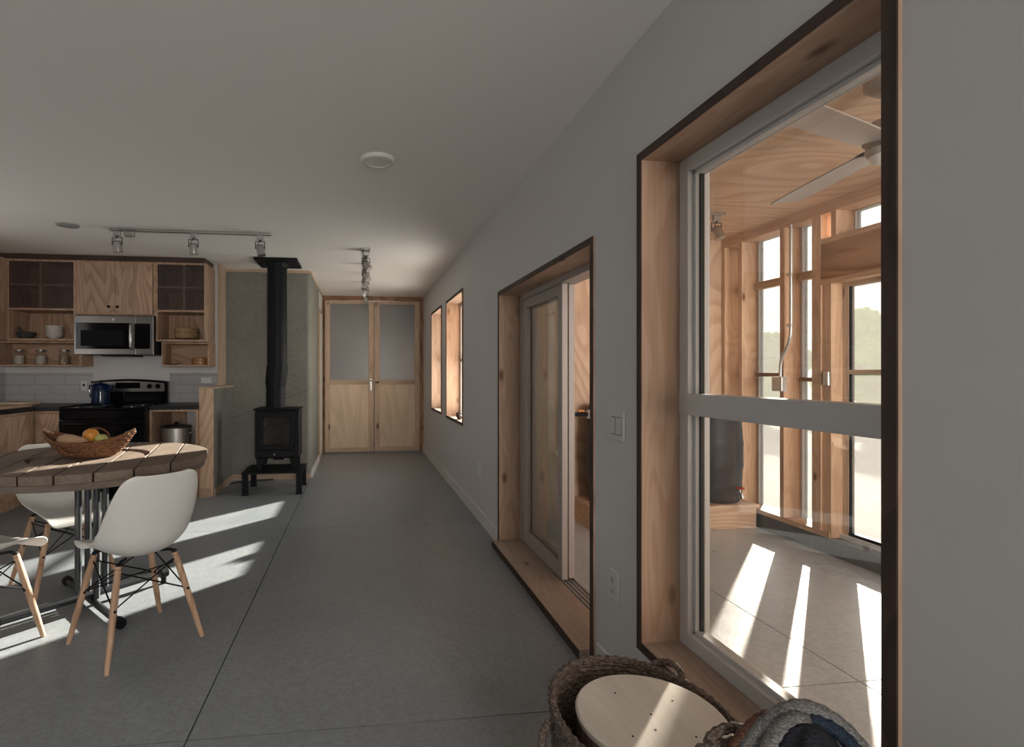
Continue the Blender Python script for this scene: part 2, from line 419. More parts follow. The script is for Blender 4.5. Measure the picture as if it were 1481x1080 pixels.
# other walls
struct(MB().box(LX, -1.56, KY, KY + .15, 0, CE), 'wall_kitchen', M['wall'], 'white wall behind the kitchen range and cabinets', 'wall')
wl = MB(); wl.box(LX - .15, LX, 3.55, 3.65, 0, CE).box(LX - .15, LX, 4.45, KY + .3, 0, CE).box(LX - .15, LX, 3.65, 4.45, 0, 1.2).box(LX - .15, LX, 3.65, 4.45, 2.0, CE)
struct(MB().box(LX - .08, LX - .07, 3.65, 4.45, 1.2, 2.0), 'window_19', M['clear'], 'small added window over the left countertop, out of view', 'window')  # made up to carry the kitchen fill lamp
struct(wl, 'wall_left', M['wall'], 'white left wall beside the kitchen', 'wall')
struct(MB().box(FLX, LX - .15, 3.55, 3.70, 0, CE), 'wall_side', M['green_conc'], 'unseen grey-green plaster wall turning left before the kitchen', 'wall')  # these unseen walls are dark to keep bounce light low
lw_ = MB(); lw_.box(FLX - .15, FLX, BY, .75, 0, CE).box(FLX - .15, FLX, 1.85, 3.70, 0, CE).box(FLX - .15, FLX, .75, 1.85, 0, 1.0).box(FLX - .15, FLX, .75, 1.85, 1.8, CE)
struct(lw_, 'wall_far_left', M['green_conc'], 'unseen grey-green plaster wall far left with an added window', 'wall')
bw_ = MB(); bw_.box(FLX, -1.8, BY - .15, BY, 0, CE); bw_.box(-1.1, WO, BY - .15, BY, 0, CE); bw_.box(-1.8, -1.1, BY - .15, BY, 0, 1.1); bw_.box(-1.8, -1.1, BY - .15, BY, 1.8, CE)
struct(bw_, 'wall_back', M['green_conc'], 'grey-green plaster wall behind the viewer with a window', 'wall')
struct(MB().box(-1.8, -1.1, BY - .08, BY - .07, 1.1, 1.8), 'window_1', M['clear'], 'window in the wall behind the viewer', 'window')
struct(MB().box(FLX - .08, FLX - .07, .75, 1.85, 1.0, 1.8), 'window_2', M['clear'], 'added unseen window in the far left wall', 'window')  # unseen window, put in for the left fill lamp
struct(MB().box(WX + .12, WX + .126, -4.02, -2.58, .78, 2.12), 'window_18', M['clear'], 'added unseen window in the right wall behind the viewer', 'window')  # added out of view for the rear fill lamp
struct(MB().box(LX - .08, LX - .07, 2.6, 4.4, .9, 1.9), 'window_2', M['clear'], 'added unseen window pane left of the table', 'window')  # leftover unseen pane of the added left window
# plaster wall behind the stove with a rounded corner turning into the hall
r_ = 0.05
poly = [(-1.56, SY), (HX - r_, SY)]
for k in range(1, 8):
    a = math.pi / 2 * k / 8
    poly.append((HX - r_ + r_ * math.sin(a), SY + r_ - r_ * math.cos(a)))
poly += [(HX, SY + r_), (HX, 7.78), (HX - .12, 7.78), (HX - .12, SY + .15), (-1.56, SY + .15)]
struct(MB().prism(poly, 0, CE - .025), 'wall_stove', M['green_conc'], 'grey-green plaster wall with rounded corner behind the wood stove', 'wall', smooth=True)
struct(MB().box(-1.72, -1.56, KY + .15, SY + .15, 0, CE), 'wall_return', M['wall'], 'short white wall return between kitchen and stove alcove', 'wall')
hl = MB(); hl.box(HX - .12, HX, 7.78, HY + .1, 2.17, CE)
struct(hl, 'wall_hall_left', M['wall'], 'white wall over the side doorway of the hall', 'wall')
struct(MB().box(HX - 1.2, WO, HY + 1.05, HY + 1.2, 0, CE), 'wall_end', M['wall'], 'white wall beyond the hall doors', 'wall')
struct(MB().box(HX - 1.2, HX - .121, 7.0, 7.1, 0, CE), 'wall_closet', M['wall'], 'white partition beyond the side doorway', 'wall')
struct(MB().box(HX - 1.25, HX - 1.2, 6.6, HY + 1.2, 0, CE), 'wall_side_room', M['wall'], 'white wall inside the side doorway', 'wall')
# seam line scored in the plaster, timber strips on top and side
struct(MB().bar((-1.50, SY - .001, .72), (-.60, SY - .001, 1.06), .007, .007), 'trim_1', M['curb'], 'thin dark diagonal seam line in the plaster wall', 'trim')
struct(MB().box(-1.56, HX, SY - .012, SY + .02, CE - .03, CE), 'trim_2', M['paleX'], 'thin timber strip along the top of the plaster wall', 'trim')
struct(MB().box(HX - .02, HX + .010, SY + .02, HY, CE - .03, CE), 'trim_3', M['paleY'], 'thin timber strip along the top of the hall left wall', 'trim')
struct(MB().box(-1.575, -1.545, KY - .012, SY - .013, 1.11, CE), 'trim_4', M['paleZ'], 'upright timber strip between kitchen wall and plaster wall', 'trim')
struct(MB().box(-1.46, HX + .0, SY - .014, SY, 0, .07), 'baseboard_stove', M['paleX'], 'low timber skirting under the plaster wall', 'baseboard')
struct(MB().box(HX, HX + .014, SY + .05, 7.75, 0, .085), 'baseboard_hall', M['white_trim'], 'white skirting along the hall left wall', 'baseboard')
bb = MB()
for a, b in ((BW[1] - .947, SL[0] - .032), (SL[1] + .032, HY - .03), (BY, .9)): bb.box(WX - .013, WX, a, b, 0, .10)
struct(bb, 'baseboard_right', M['white_trim'], 'white skirting along the right wall', 'baseboard')

# side doorway at the left of the hall
t = thing('door_1', (HX, 8.1, 0), 'white door edge in a timber cased opening at the left of the hall', 'door', kind='structure')
MB().box(HX - .12, HX + .016, 7.755, 7.785, 0, 2.19).build('jamb', M['firZ'], t)
MB().box(HX - .12, HX + .016, 7.785, HY - .03, 2.15, 2.19).build('head', M['firY'], t)
MB().box(HX - .04, HX + .005, 7.786, 8.455, .012, 2.148).build('door_leaf', M['white_trim'], t)

# ------------------------------------------------------------------ hall end: pair of sliding timber doors
t = thing('trim_5', (.217, HY, 0), 'dark timber frame around the pair of sliding doors', 'trim', kind='structure')
MB().box(HX + .012, WX - .002, HY - .03, HY + .06, 2.405, CE).build('head', M['beamX'], t)
MB().box(HX, HX + .045, HY, HY + .06, 0, 2.405).build('jamb', M['beamZ'], t)
MB().box(.955, WX, HY - .02, HY + .06, 0, 2.405).build('jamb', M['beamZ'], t)
def hall_door(name, x0, x1, label, handle):
    y0, y1 = HY - .025, HY + .02
    if handle == 'lever': y0, y1 = HY - .05, HY - .006
    d = thing(name, ((x0 + x1) / 2, (y0 + y1) / 2, .02), label, 'door', kind='structure')
    sw = .078
    MB().box(x0, x0 + sw, y0, y1, .02, 2.395).build('stile', M['paleZ'], d, bevel=.002)
    MB().box(x1 - sw, x1, y0, y1, .02, 2.395).build('stile', M['paleZ'], d, bevel=.002)
    MB().box(x0 + sw, x1 - sw, y0, y1, .02, .085).build('bottom_rail', M['paleX'], d)
    MB().box(x0 + sw, x1 - sw, y0, y1, 1.075, 1.15).build('middle_rail', M['paleX'], d)
    MB().box(x0 + sw, x1 - sw, y0, y1, 2.345, 2.395).build('top_rail', M['paleX'], d)
    MB().box(x0 + sw, x1 - sw, y0 + .014, y1 - .014, .085, 1.075).build('panel', M['birchZ'], d)
    MB().box(x0 + sw, x1 - sw, y0 + .014, y1 - .014, 1.15, 2.345).build('frosted_pane', M['frost_door'], d)
    if handle == 'lever':
        h = MB().box(x1 - .066, x1 - .030, y0 - .008, y0, .985, 1.165, .003).build('handle', M['galv'], d)
        MB().tube([(x1 - .048, y0 - .008, 1.10), (x1 - .048, y0 - .04, 1.10), (x1 - .048, y0 - .04, 1.0), (x1 - .048, y0 - .008, 1.0)], .008).build('grip', M['galv'], h)
        MB().box(x1 - .060, x1 - .036, y0 - .014, y0 - .008, 1.125, 1.15).build('latch_hole', M['black'], h)
    else:
        MB().box(x0 + .012, x0 + .07, y0 - .012, y0, 1.10, 1.122, .003).build('latch', M['black'], d)
    return d
hall_door('door_2', -.535, .222, 'left timber sliding door with frosted pane and steel pull at the hall end', 'lever')
hall_door('door_3', .238, .953, 'right timber sliding door with frosted pane and small dark latch at the hall end', 'latch')

# ------------------------------------------------------------------ window and door linings in the right wall
def lining(par, o_, xin, depth_to, sill=True, proud=.012, th=.03):
    """timber boards lining an opening, their front edges stained dark"""
    y0, y1, z0, z1 = o_
    xf = WX - proud
    e = .004
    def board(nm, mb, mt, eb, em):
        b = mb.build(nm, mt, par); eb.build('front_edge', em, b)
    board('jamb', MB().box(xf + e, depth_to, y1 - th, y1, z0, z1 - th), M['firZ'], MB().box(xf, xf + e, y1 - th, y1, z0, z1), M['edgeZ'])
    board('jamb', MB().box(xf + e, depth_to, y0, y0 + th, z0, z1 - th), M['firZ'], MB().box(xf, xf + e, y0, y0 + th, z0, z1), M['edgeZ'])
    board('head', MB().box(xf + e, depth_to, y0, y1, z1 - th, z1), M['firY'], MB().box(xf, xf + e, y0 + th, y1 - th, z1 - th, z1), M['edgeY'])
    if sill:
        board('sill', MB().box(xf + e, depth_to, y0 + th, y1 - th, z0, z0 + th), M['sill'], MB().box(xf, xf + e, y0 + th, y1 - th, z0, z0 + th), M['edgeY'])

def sash_window(name, label, o_, xg, rail_z, rail_h, fw=.055, rail_x=None):
    y0, y1, z0, z1 = o_
    t = thing(name, (xg, (y0 + y1) / 2, z0), label, 'window', kind='structure')
    lining(t, o_, WX, xg + .02)
    th = .03
    a, b, c, d = y0 + th, y1 - th, z0 + th, z1 - th
    x0, x1 = xg - .0, xg + .075
    fr = MB()
    fr.box(x0, x1, a, a + fw, c, d).box(x0, x1, b - fw, b, c, d).box(x0, x1, a + fw, b - fw, c, c + fw).box(x0, x1, a + fw, b - fw, d - fw, d)
    # stepped inner bead
    s_ = .014
    fr.box(x0 + .02, x1 - .015, a + fw, a + fw + s_, c + fw, d - fw).box(x0 + .02, x1 - .015, b - fw - s_, b - fw, c + fw, d - fw)
    fr.box(x0 + .02, x1 - .015, a + fw, b - fw, c + fw, c + fw + s_).box(x0 + .02, x1 - .015, a + fw, b - fw, d - fw - s_, d - fw)
    fr.build('frame', M['vinyl'], t, bevel=.003)
    gk = MB()
    q = fw + s_
    for bx in ((a + q, a + q + .006, c + q, d - q), (b - q - .006, b - q, c + q, d - q)): gk.box(x0 + .035, x0 + .05, *bx[:2], *bx[2:])
    gk.build('gasket', M['slot'], t)
    rx = rail_x if rail_x is not None else x0 + .0
    MB().box(rx, x1 - .01, a + fw * .1, b - fw * .1, rail_z, rail_z + rail_h).build('meeting_rail', M['vinyl'], t, bevel=.003)
    MB().box(x0 + .040, x0 + .044, a + q, b - q, c + q, rail_z).build('lower_pane', M['clear'], t)
    MB().box(x0 + .050, x0 + .054, a + q, b - q, rail_z + rail_h, d - q).build('upper_pane', M['clear'], t)
    return t
sash_window('window_3', 'narrow timber-lined window in the right wall nearest the hall doors', W1, 1.165, 1.385, .035, fw=.035)
sash_window('window_4', 'narrow timber-lined window with an ornament on its sill', W2, 1.165, 1.385, .035, fw=.035)
sash_window('window_5', 'large timber-lined window in the foreground with a grey-white middle rail', BW, 1.150, 1.104, .075, fw=.05, rail_x=1.145)

# ------------------------------------------------------------------ sliding door
t = thing('door_4', (1.2, 3.0, 0), 'timber-lined sliding glass door standing open to the sunroom', 'door', kind='structure')
lining(t, (SL[0], SL[1], 0.0, SL[3]), WX, 1.165, sill=False)
b_ = MB().box(WX - .06, 1.165, SL[0] + .03, SL[1] - .03, 0, .04).build('threshold', M['sill'], t)
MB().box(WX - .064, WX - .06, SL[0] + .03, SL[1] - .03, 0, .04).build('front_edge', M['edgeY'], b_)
fr = MB()
fr.box(1.165, 1.275, SL[1] - .065, SL[1] - .03, .0, 1.815).box(1.165, 1.275, SL[0] + .03, SL[0] + .065, .0, 1.815)
fr.box(1.165, 1.275, SL[0] + .065, SL[1] - .065, 1.78, 1.815)
fr.build('frame', M['taupe'], t, bevel=.002)
tk = MB().box(1.165, 1.275, SL[0] + .065, SL[1] - .065, 0, .028)
for q in (1.180, 1.205, 1.228, 1.255): tk.box(q - .003, q + .003, SL[0] + .065, SL[1] - .065, .028, .042)
tk.build('track', M['taupe'], t)
def slider_panel(x0, x1, y0, y1, hw):
    p = MB(); s_ = .062
    p.box(x0, x1, y0, y0 + s_, .044, 1.778).box(x0, x1, y1 - s_, y1, .044, 1.778)
    p.box(x0, x1, y0 + s_, y1 - s_, .044, .125).box(x0, x1, y0 + s_, y1 - s_, 1.715, 1.778)
    o = p.build('door_panel', M['taupe'], t, bevel=.003)
    MB().box((x0 + x1) / 2 - .003, (x0 + x1) / 2 + .003, y0 + s_, y1 - s_, .125, 1.715).build('pane', M['slider_glass'], o)
slider_panel(1.172, 1.208, 2.985, SL[1] - .066, 0)
slider_panel(1.222, 1.258, 3.005, SL[1] - .067, 1)

# ------------------------------------------------------------------ sunroom shell
struct(MB().box(WO, SX + .19, EY, EY + .10, 0, 2.44), 'wall_sunroom_end', M['plyZ'], 'fir plywood end wall of the sunroom behind the barrels', 'wall')
struct(MB().box(WO, SX + .19, -.90, -.80, 0, 2.44), 'wall_sunroom_near', M['plyZ'], 'plywood near end wall of the sunroom', 'wall')
t = thing('wall_outer', (SX, 2.6, 0), 'timber-framed glazed outer wall of the sunroom', 'wall', kind='structure')
XO = SX + .14
MB().box(SX, SX + .20, -.8, EY, 0, .115).build('curb', M['curb'], t)
MB().box(SX, XO, 3.30, EY, .115, .15).build('bottom_plate', M['studY'], t)
MB().box(SX, XO, -.8, EY, 2.40, 2.44).build('top_plate', M['studY'], t)
MB().box(SX, XO, -.8, EY, 2.362, 2.40).build('top_plate', M['studY'], t)
def stud(y0, y1, z0=.15, z1=2.362, x0=SX, x1=XO, m='studZ', nm='stud'):
    return MB().box(x0, x1, y0, y1, z0, z1).build(nm, M[m], t, bevel=.002)
stud(4.355, 4.395); stud(4.142, 4.180); stud(3.695, 3.733)
stud(3.402, 3.441); stud(3.366, 3.402); stud(3.330, 3.366, .115, 1.872, SX + .012); stud(3.296, 3.330, .115, 1.872, SX + .012)
stud(1.50, 1.54, .115, 1.872); stud(1.46, 1.50); stud(1.42, 1.46)
for y in (.95, .48, .0, -.5): stud(y, y + .038)
MB().box(SX, XO, 1.50, 3.366, 1.905, 2.155).build('header_beam', M['beamY'], t, bevel=.002)
MB().box(SX - .004, XO, 1.50, 3.366, 1.872, 1.905).build('header_trim', M['studY'], t)
MB().box(SX, XO, 1.50, 3.366, 2.155, 2.19).build('header_plate', M['studY'], t)
stud(3.245, 3.285, 2.19, 2.362); stud(2.885, 2.925, 2.19, 2.362); stud(2.45, 2.49, 2.19, 2.362); stud(1.95, 1.99, 2.19, 2.362)
# windows fixed to the outside of the studs
def outer_unit(name, label, y0, y1, z0, z1, rails, fw=.03):
    u = thing(name, (XO + .02, (y0 + y1) / 2, z0), label, 'window', kind='structure')
    f_ = MB(); a, b = XO, XO + .045
    f_.box(a, b, y0, y0 + fw, z0, z1).box(a, b, y1 - fw, y1, z0, z1).box(a, b, y0 + fw, y1 - fw, z0, z0 + fw).box(a, b, y0 + fw, y1 - fw, z1 - fw, z1)
    f_.build('frame', M['vinyl'], u)
    MB().box(a + .02, a + .024, y0 + fw, y1 - fw, z0 + fw, z1 - fw).build('pane', M['film'], u)
    for z, h_, mm in rails: MB().box(a - .03, a + .018, y0 + fw, y1 - fw, z, z + h_).build('glazing_rail', M[mm], u)
    return u
outer_unit('window_6', 'narrow sunroom window in the far corner beside the plywood end wall', 4.170, 4.365, .115, 2.395, [(1.96, .055, 'paleY'), (1.22, .03, 'beamY')])
outer_unit('window_7', 'sunroom window left of the conduit stud', 3.72, 4.152, .115, 2.395, [(1.955, .06, 'paleY'), (1.225, .03, 'beamY')])
outer_unit('window_8', 'narrow sunroom window between the conduit stud and the thick post', 3.43, 3.705, .115, 2.395, [(1.955, .06, 'paleY'), (1.19, .03, 'beamY')])
outer_unit('window_9', 'small transom window above the big header beam', 2.90, 3.27, 2.17, 2.385, [], fw=.03)
outer_unit('window_10', 'transom window above the header beam beside the window edge', 1.53, 2.88, 2.17, 2.385, [])
for i, y in enumerate((.98, .50, .03, -.47)):
    outer_unit('window_%d' % (11 + i), 'sunroom window %d bays nearer the viewer than the door' % (i + 1), y + .012, y + .445, .115, 2.395, [])
# sunroom door unit: timber door leaf with a fixed light beside it
d = thing('door_5', (XO, 2.4, .115), 'glazed timber sunroom door under the big header beam', 'door', kind='structure')
XD = SX + .10
MB().box(XD - .02, XO + .05, 1.54, 3.296, .115, .145).build('threshold', M['vinyl'], d)
MB().box(XD, XD + .045, 3.25, 3.296, .145, 1.872).build('jamb', M['paleZ'], d)
MB().box(XD - .04, XD + .045, 2.885, 2.925, .145, 1.872).build('mullion', M['paleZ'], d)
MB().box(XD, XD + .045, 2.925, 3.25, 1.845, 1.872).build('head_rail', M['paleY'], d)
MB().box(XD, XD + .045, 1.54, 2.885, 1.845, 1.872).build('head_rail', M['paleY'], d)
MB().box(XD, XD + .04, 2.925, 3.25, 1.245, 1.275).build('glazing_rail', M['paleY'], d)
MB().box(XD, XD + .04, 1.54, 2.885, 1.225, 1.255).build('glazing_rail', M['paleY'], d)
MB().box(XD, XD + .04, 2.925, 3.25, .145, .165).build('bottom_rail', M['black'], d)
MB().box(XD, XD + .04, 1.54, 2.885, .145, .19).build('bottom_rail', M['paleY'], d)
MB().box(XD + .02, XD + .024, 2.925, 3.25, .165, 1.845).build('pane', M['film'], d)
MB().box(XD + .02, XD + .024, 1.54, 2.885, .19, 1.845).build('pane', M['film'], d)
MB().box(XD + .003, XD + .03, 3.2465, 3.2495, .165, 1.845).build('seal', M['black'], d)
l_ = MB().tube([(XD - .05, 2.905, .72), (XD - .10, 2.905, .72), (XD - .10, 2.83, .72)], .011).build('lever', M['black'], d)
MB().lathe([(.024, 0), (.024, .012)], (XD - .053, 2.905, .72), 16, axis='X').build('rose', M['black'], l_)
hg = MB().box(SX - .004, SX + .012, 3.300, 3.345, 1.165, 1.265, .003)
hg.tube([(SX - .008, 3.298, 1.17), (SX - .008, 3.298, 1.26)], .008)
hg.build('hinge', M['galv'], d)

# ------------------------------------------------------------------ electrical conduit on the stud
t = thing('electrical_conduit', (SX - .02, 3.70, 1.17), 'galvanised steel conduit bending down the stud to a metal outlet box', 'conduit')
cx_ = SX - .014
pts = [(cx_, 3.610, 2.36), (cx_, 3.610, 1.62), (cx_, 3.612, 1.55), (cx_, 3.625, 1.49), (cx_, 3.66, 1.43), (cx_, 3.695, 1.37), (cx_, 3.708, 1.32), (cx_, 3.712, 1.22)]
pts = [(p[0], p[1], p[2]) for p in pts]
MB().tube(pts, .0115, 12).build('pipe', M['galv'], t, smooth=True)
MB().box(SX - .045, SX - .002, 3.662, 3.762, 1.115, 1.225, .004).build('outlet_box', M['galv'], t)
for z in (1.98, 1.60): MB().box(SX - .03, SX - .012, 3.592, 3.635, z, z + .022, .002).build('strap', M['galv'], t)

# ------------------------------------------------------------------ barrels on a plywood plinth
MB_ = MB().box(1.81, 3.20, 3.93, 4.396, .17, .195).box(1.825, 3.185, 3.945, 4.38, 0, .17)
tag(MB_.build('plinth', M['plyX'], bevel=.002), 'low plywood plinth along the sunroom end wall under the barrels', 'plinth')
M['barrel'] = mat('dark_blue_black_plastic', (0.022, 0.027, 0.036), 0.5, spec=.3, noise=(4, 0.5))
M['red'] = mat('red_valve_paint', (0.42, 0.05, 0.03), 0.4)
M['orange_handle'] = mat('orange_valve_handle', (0.55, 0.20, 0.03), 0.4)
def barrel(cx_, cy_, label, valve):
    t = thing('water_barrel', (cx_, cy_, .195), label, 'barrel', group='barrels on the sunroom plinth')
    H = .80; R = .222
    pr = [(R * .86, 0), (R * .92, .015)]
    for k in range(0, 25):
        u = k / 24
        rr = R * (.93 + .09 * math.sin(math.pi * u))
        if k % 6 == 3: rr += .005
        pr.append((rr, .03 + u * (H - .07)))
    pr += [(R * .93, H - .03), (R * .90, H - .015), (R * .90, H), (R * .84, H), (R * .82, H - .02)]
    MB().lathe(pr, (cx_, cy_, .195), 48).build('body', M['barrel'], t, smooth=True)
    MB().lathe([(.035, 0), (.035, .03), (.02, .035)], (cx_ - .10, cy_, .195 + H - .02), 20).build('bung', M['barrel'], t, smooth=True)
    if valve:
        a = math.radians(-72)
        px_, py_ = cx_ + R * .97 * math.cos(a), cy_ + R * .97 * math.sin(a)
        dx, dy = math.cos(a), math.sin(a)
        v = MB().tube([(px_ - dx * .01, py_ - dy * .01, .285), (px_ + dx * .045, py_ + dy * .045, .285), (px_ + dx * .055, py_ + dy * .055, .25)], .012, 12).build('spigot', M['galv'], t, smooth=True)
        MB().lathe([(.010, 0), (.030, .004), (.034, .010), (.030, .016), (.010, .018)], (px_ + dx * .03, py_ + dy * .03, .320), 14).build('valve_wheel', M['red'], v, smooth=True)
        MB().tube([(px_ + dx * .03, py_ + dy * .03, .285), (px_ + dx * .03, py_ + dy * .03, .325)], .006, 8).build('valve_stem', M['galv'], v)
        MB().box(px_ - .05, px_ - .005, py_ - .012, py_ + .004, .60, .64, .002).build('plate', M['slot'], t)
    return t
barrel(2.955, 4.165, 'dark barrel with a red valve wheel on the plinth beside the studs', True)
barrel(2.085, 4.165, 'dark barrel at the sliding-door end of the sunroom plinth', False)
t = thing('valve_pipe', (1.77, 4.03, .98), 'short black pipe with an orange valve handle beside the barrel top', 'pipe')
MB().tube([(1.62, 4.05, .925), (1.865, 4.05, .925)], .016, 12).build('pipe', M['black'], t, smooth=True)
MB().lathe([(.02, 0), (.035, .004), (.035, .03), (.02, .04)], (1.80, 4.05, .925), 16, axis='X').build('flange', M['plastic_white'], t, smooth=True)
MB().lathe([(.021, 0), (.021, .018)], (1.67, 4.05, .925), 16, axis='X').build('collar', M['galv'], t)
MB().box(1.72, 1.775, 4.04, 4.06, .945, .962, .003).build('valve_handle', M['orange_handle'], t)

# ------------------------------------------------------------------ ceiling fan
FX, FY, FZ = 2.085, 1.865, 2.15
t = thing('ceiling_fan', (FX, FY, 2.44), 'brushed nickel three-blade ceiling fan hanging in the sunroom', 'fan')
M['fan'] = mat('fan_nickel', (0.42, 0.38, 0.35), 0.42, metal=0.6)
M['fan_blade'] = mat('fan_blade_silver', (0.46, 0.43, 0.41), 0.4, metal=0.4)
MB().lathe([(.075, 0), (.085, -.01), (.085, -.05), (.055, -.075), (.02, -.08)], (FX, FY, 2.44), 28).build('canopy', M['fan'], t, smooth=True)
MB().tube([(FX, FY, 2.37), (FX, FY, 2.25)], .013, 12).build('downrod', M['chrome_dark'], t, smooth=True)
MB().lathe([(.02, .09), (.07, .075), (.088, .04), (.09, .0), (.075, -.012)], (FX, FY, FZ + .02), 28).build('motor', M['fan'], t, smooth=True)
MB().lathe([(.075, 0), (.082, -.02), (.07, -.045)], (FX, FY, FZ + .008), 28).build('lamp_collar', M['fan'], t, smooth=True)
M['opal'] = mat('opal_glass', (0.78, 0.76, 0.72), 0.3)
MB().lathe([(.068, 0), (.06, -.018), (.035, -.032), (.004, -.036)], (FX, FY, FZ - .037), 24).build('lamp_shade', M['opal'], t, smooth=True)
for an in (78.5, 198.5, 318.5):
    a = math.radians(an); u = Vector((math.cos(a), math.sin(a), 0)); v = Vector((-u.y, u.x, 0))
    b = MB(); N = 14
    top, bot = [], []
    ring = []
    for i in range(N):
        s_ = i / (N - 1); r0 = .10 + s_ * .61
        hw = .066 + .014 * math.sin(math.pi * s_ * .6)
        if s_ > .86: hw *= math.sqrt(max(.02, 1 - ((s_ - .86) / .15) ** 2)) * .25 + .75
        pts_ = []
        for j in range(5):
            q = (j - 2) / 2
            p = Vector((FX, FY, FZ + .01)) + u * r0 + v * (q * hw) + Vector((0, 0, -q * hw * .12 - .006 * q * q))
            pts_.append(p)
        ring.append(pts_)
    for dz in (0, -.006):
        for i in range(N):
            for p in ring[i]: b.bm.verts.new(p + Vector((0, 0, dz)))
    b.bm.verts.ensure_lookup_table()
    V = b.bm.verts
    def ix(l, i, j): return V[l * N * 5 + i * 5 + j]
    for l in (0, 1):
        for i in range(N - 1):
            for j in range(4): b.bm.faces.new((ix(l, i, j), ix(l, i + 1, j), ix(l, i + 1, j + 1), ix(l, i, j + 1)))
    for i in range(N - 1):
        for j in (0, 4): b.bm.faces.new((ix(0, i, j), ix(0, i + 1, j), ix(1, i + 1, j), ix(1, i, j)))
    for j in range(4):
        for i in (0, N - 1): b.bm.faces.new((ix(0, i, j), ix(0, i, j + 1), ix(1, i, j + 1), ix(1, i, j)))
    bl = b.build('blade', M['fan_blade'], t, smooth=True)
    k = MB(); p0 = Vector((FX, FY, FZ + .017)) + u * .075; p1 = Vector((FX, FY, FZ + .017)) + u * .16
    k.bar(p0, p1, .05, .008).build('blade_bracket', M['chrome_dark'], bl)

# ------------------------------------------------------------------ track lights
def track_light(name, a, b, zc, heads, label, feed=None, tilt=(0, 0), spread=None):
    a = Vector((a[0], a[1], zc)); b = Vector((b[0], b[1], zc)); d_ = (b - a).normalized()
    t = thing(name, ((a.x + b.x) / 2, (a.y + b.y) / 2, zc), label, 'track light')
    MB().bar(a - Vector((0, 0, .011)), b - Vector((0, 0, .011)), .034, .021).build('track', M['brushed'], t, bevel=.002)
    if feed is not None:
        p = a.lerp(b, feed)
        MB().bar(p - d_ * .075 - Vector((0, 0, .008)), p + d_ * .075 - Vector((0, 0, .008)), .085, .015).bar(p - d_ * .03 - Vector((0, 0, .045)), p + d_ * .045 - Vector((0, 0, .045)), .05, .04).build('feed_box', M['brushed'], t, bevel=.003)
    side = Vector((-d_.y, d_.x, 0))
    for i, (u, tx, ty) in enumerate(heads):
        p = a.lerp(b, u)
        ad = MB().bar(p - d_ * .026 - Vector((0, 0, .042)), p + d_ * .026 - Vector((0, 0, .042)), .03, .04).build('lamp_head', M['brushed'], t, bevel=.003)
        yk = MB(); c = p - Vector((0, 0, .075)); w_ = .038
        e_ = d_ if abs(d_.x) > .5 else Vector((1, 0, 0))
        yk.tube([c - e_ * w_ - Vector((0, 0, .065)), c - e_ * w_, c + e_ * w_, c + e_ * w_ - Vector((0, 0, .065))], .0045, 6)
        yk.tube([c + Vector((0, 0, .02)), c - Vector((0, 0, .002))], .008, 8)
        yk.build('yoke', M['chrome_dark'], ad)
        MB().tube([c + Vector((.0, 0, .0)), c + Vector((-.02, -.01, -.02)), c + Vector((-.012, .0, -.045)), c + Vector((0, 0, -.05))], .003, 6).build('lead', M['black'], ad)
        dirv = Vector((tx, ty, -1)).normalized()
        q = c - Vector((0, 0, .05))
        can = MB(); n_ = [(-.014, .012), (-.012, .028), (.0, .033), (.06, .035), (.075, .037)]
        can.tube([q + dirv * z for z, r in n_], [r for z, r in n_], 18)
        can.build('shade', M['brushed'], ad, smooth=True)
        MB().tube([q + dirv * -.016, q + dirv * -.012], .030, 18).build('rear_cap', M['black'], ad)
    return t
track_light('track_light', (-2.085, 4.765), (-.765, 4.765), CE, [(.045, .12, .1), (.51, .05, .12), (.93, .22, -.1)],
            'long nickel track light with three spot heads over the kitchen side', feed=.115)
track_light('track_light', (.062, 5.19), (.083, 7.95), CE, [(.05, .55, -.3), (.27, .45, -.5), (.48, -.25, -.2), (.70, -.5, .1), (.95, .3, -.2)],
            'track light with spot heads running down the middle of the hall ceiling', feed=.03)
track_light('track_light', (1.75, 3.655), (2.69, 3.65), 2.44, [(.93, .25, -.3), (.25, .1, -.2)],
            'track light on the plywood sunroom ceiling', feed=None)
# flush disc lamp, speaker
t = thing('ceiling_lamp', (.102, 3.041, CE), 'round flush white disc lamp on the ceiling before the sliding door', 'ceiling lamp')
MB().lathe([(.098, 0), (.098, -.008), (.090, -.018), (.070, -.022), (.068, -.018)], (.102, 3.041, CE), 48).build('ring', M['white_trim'], t, smooth=True)
MB().lathe([(.068, -.012), (.067, -.0175), (.04, -.020), (.003, -.021)], (.102, 3.041, CE), 40).build('diffuser', M['opal'], t, smooth=True)
M['grey_grille'] = mat('grey_grille', (0.33, 0.32, 0.31), 0.6, bump=(400, .3))
tag(MB().lathe([(.085, 0), (.085, -.006), (.078, -.011), (.004, -.012)], (-2.377, 4.696, CE), 40).build('ceiling_speaker', M['grey_grille'], smooth=True),
    'round grey grille flush in the ceiling left of the kitchen track light', 'speaker')

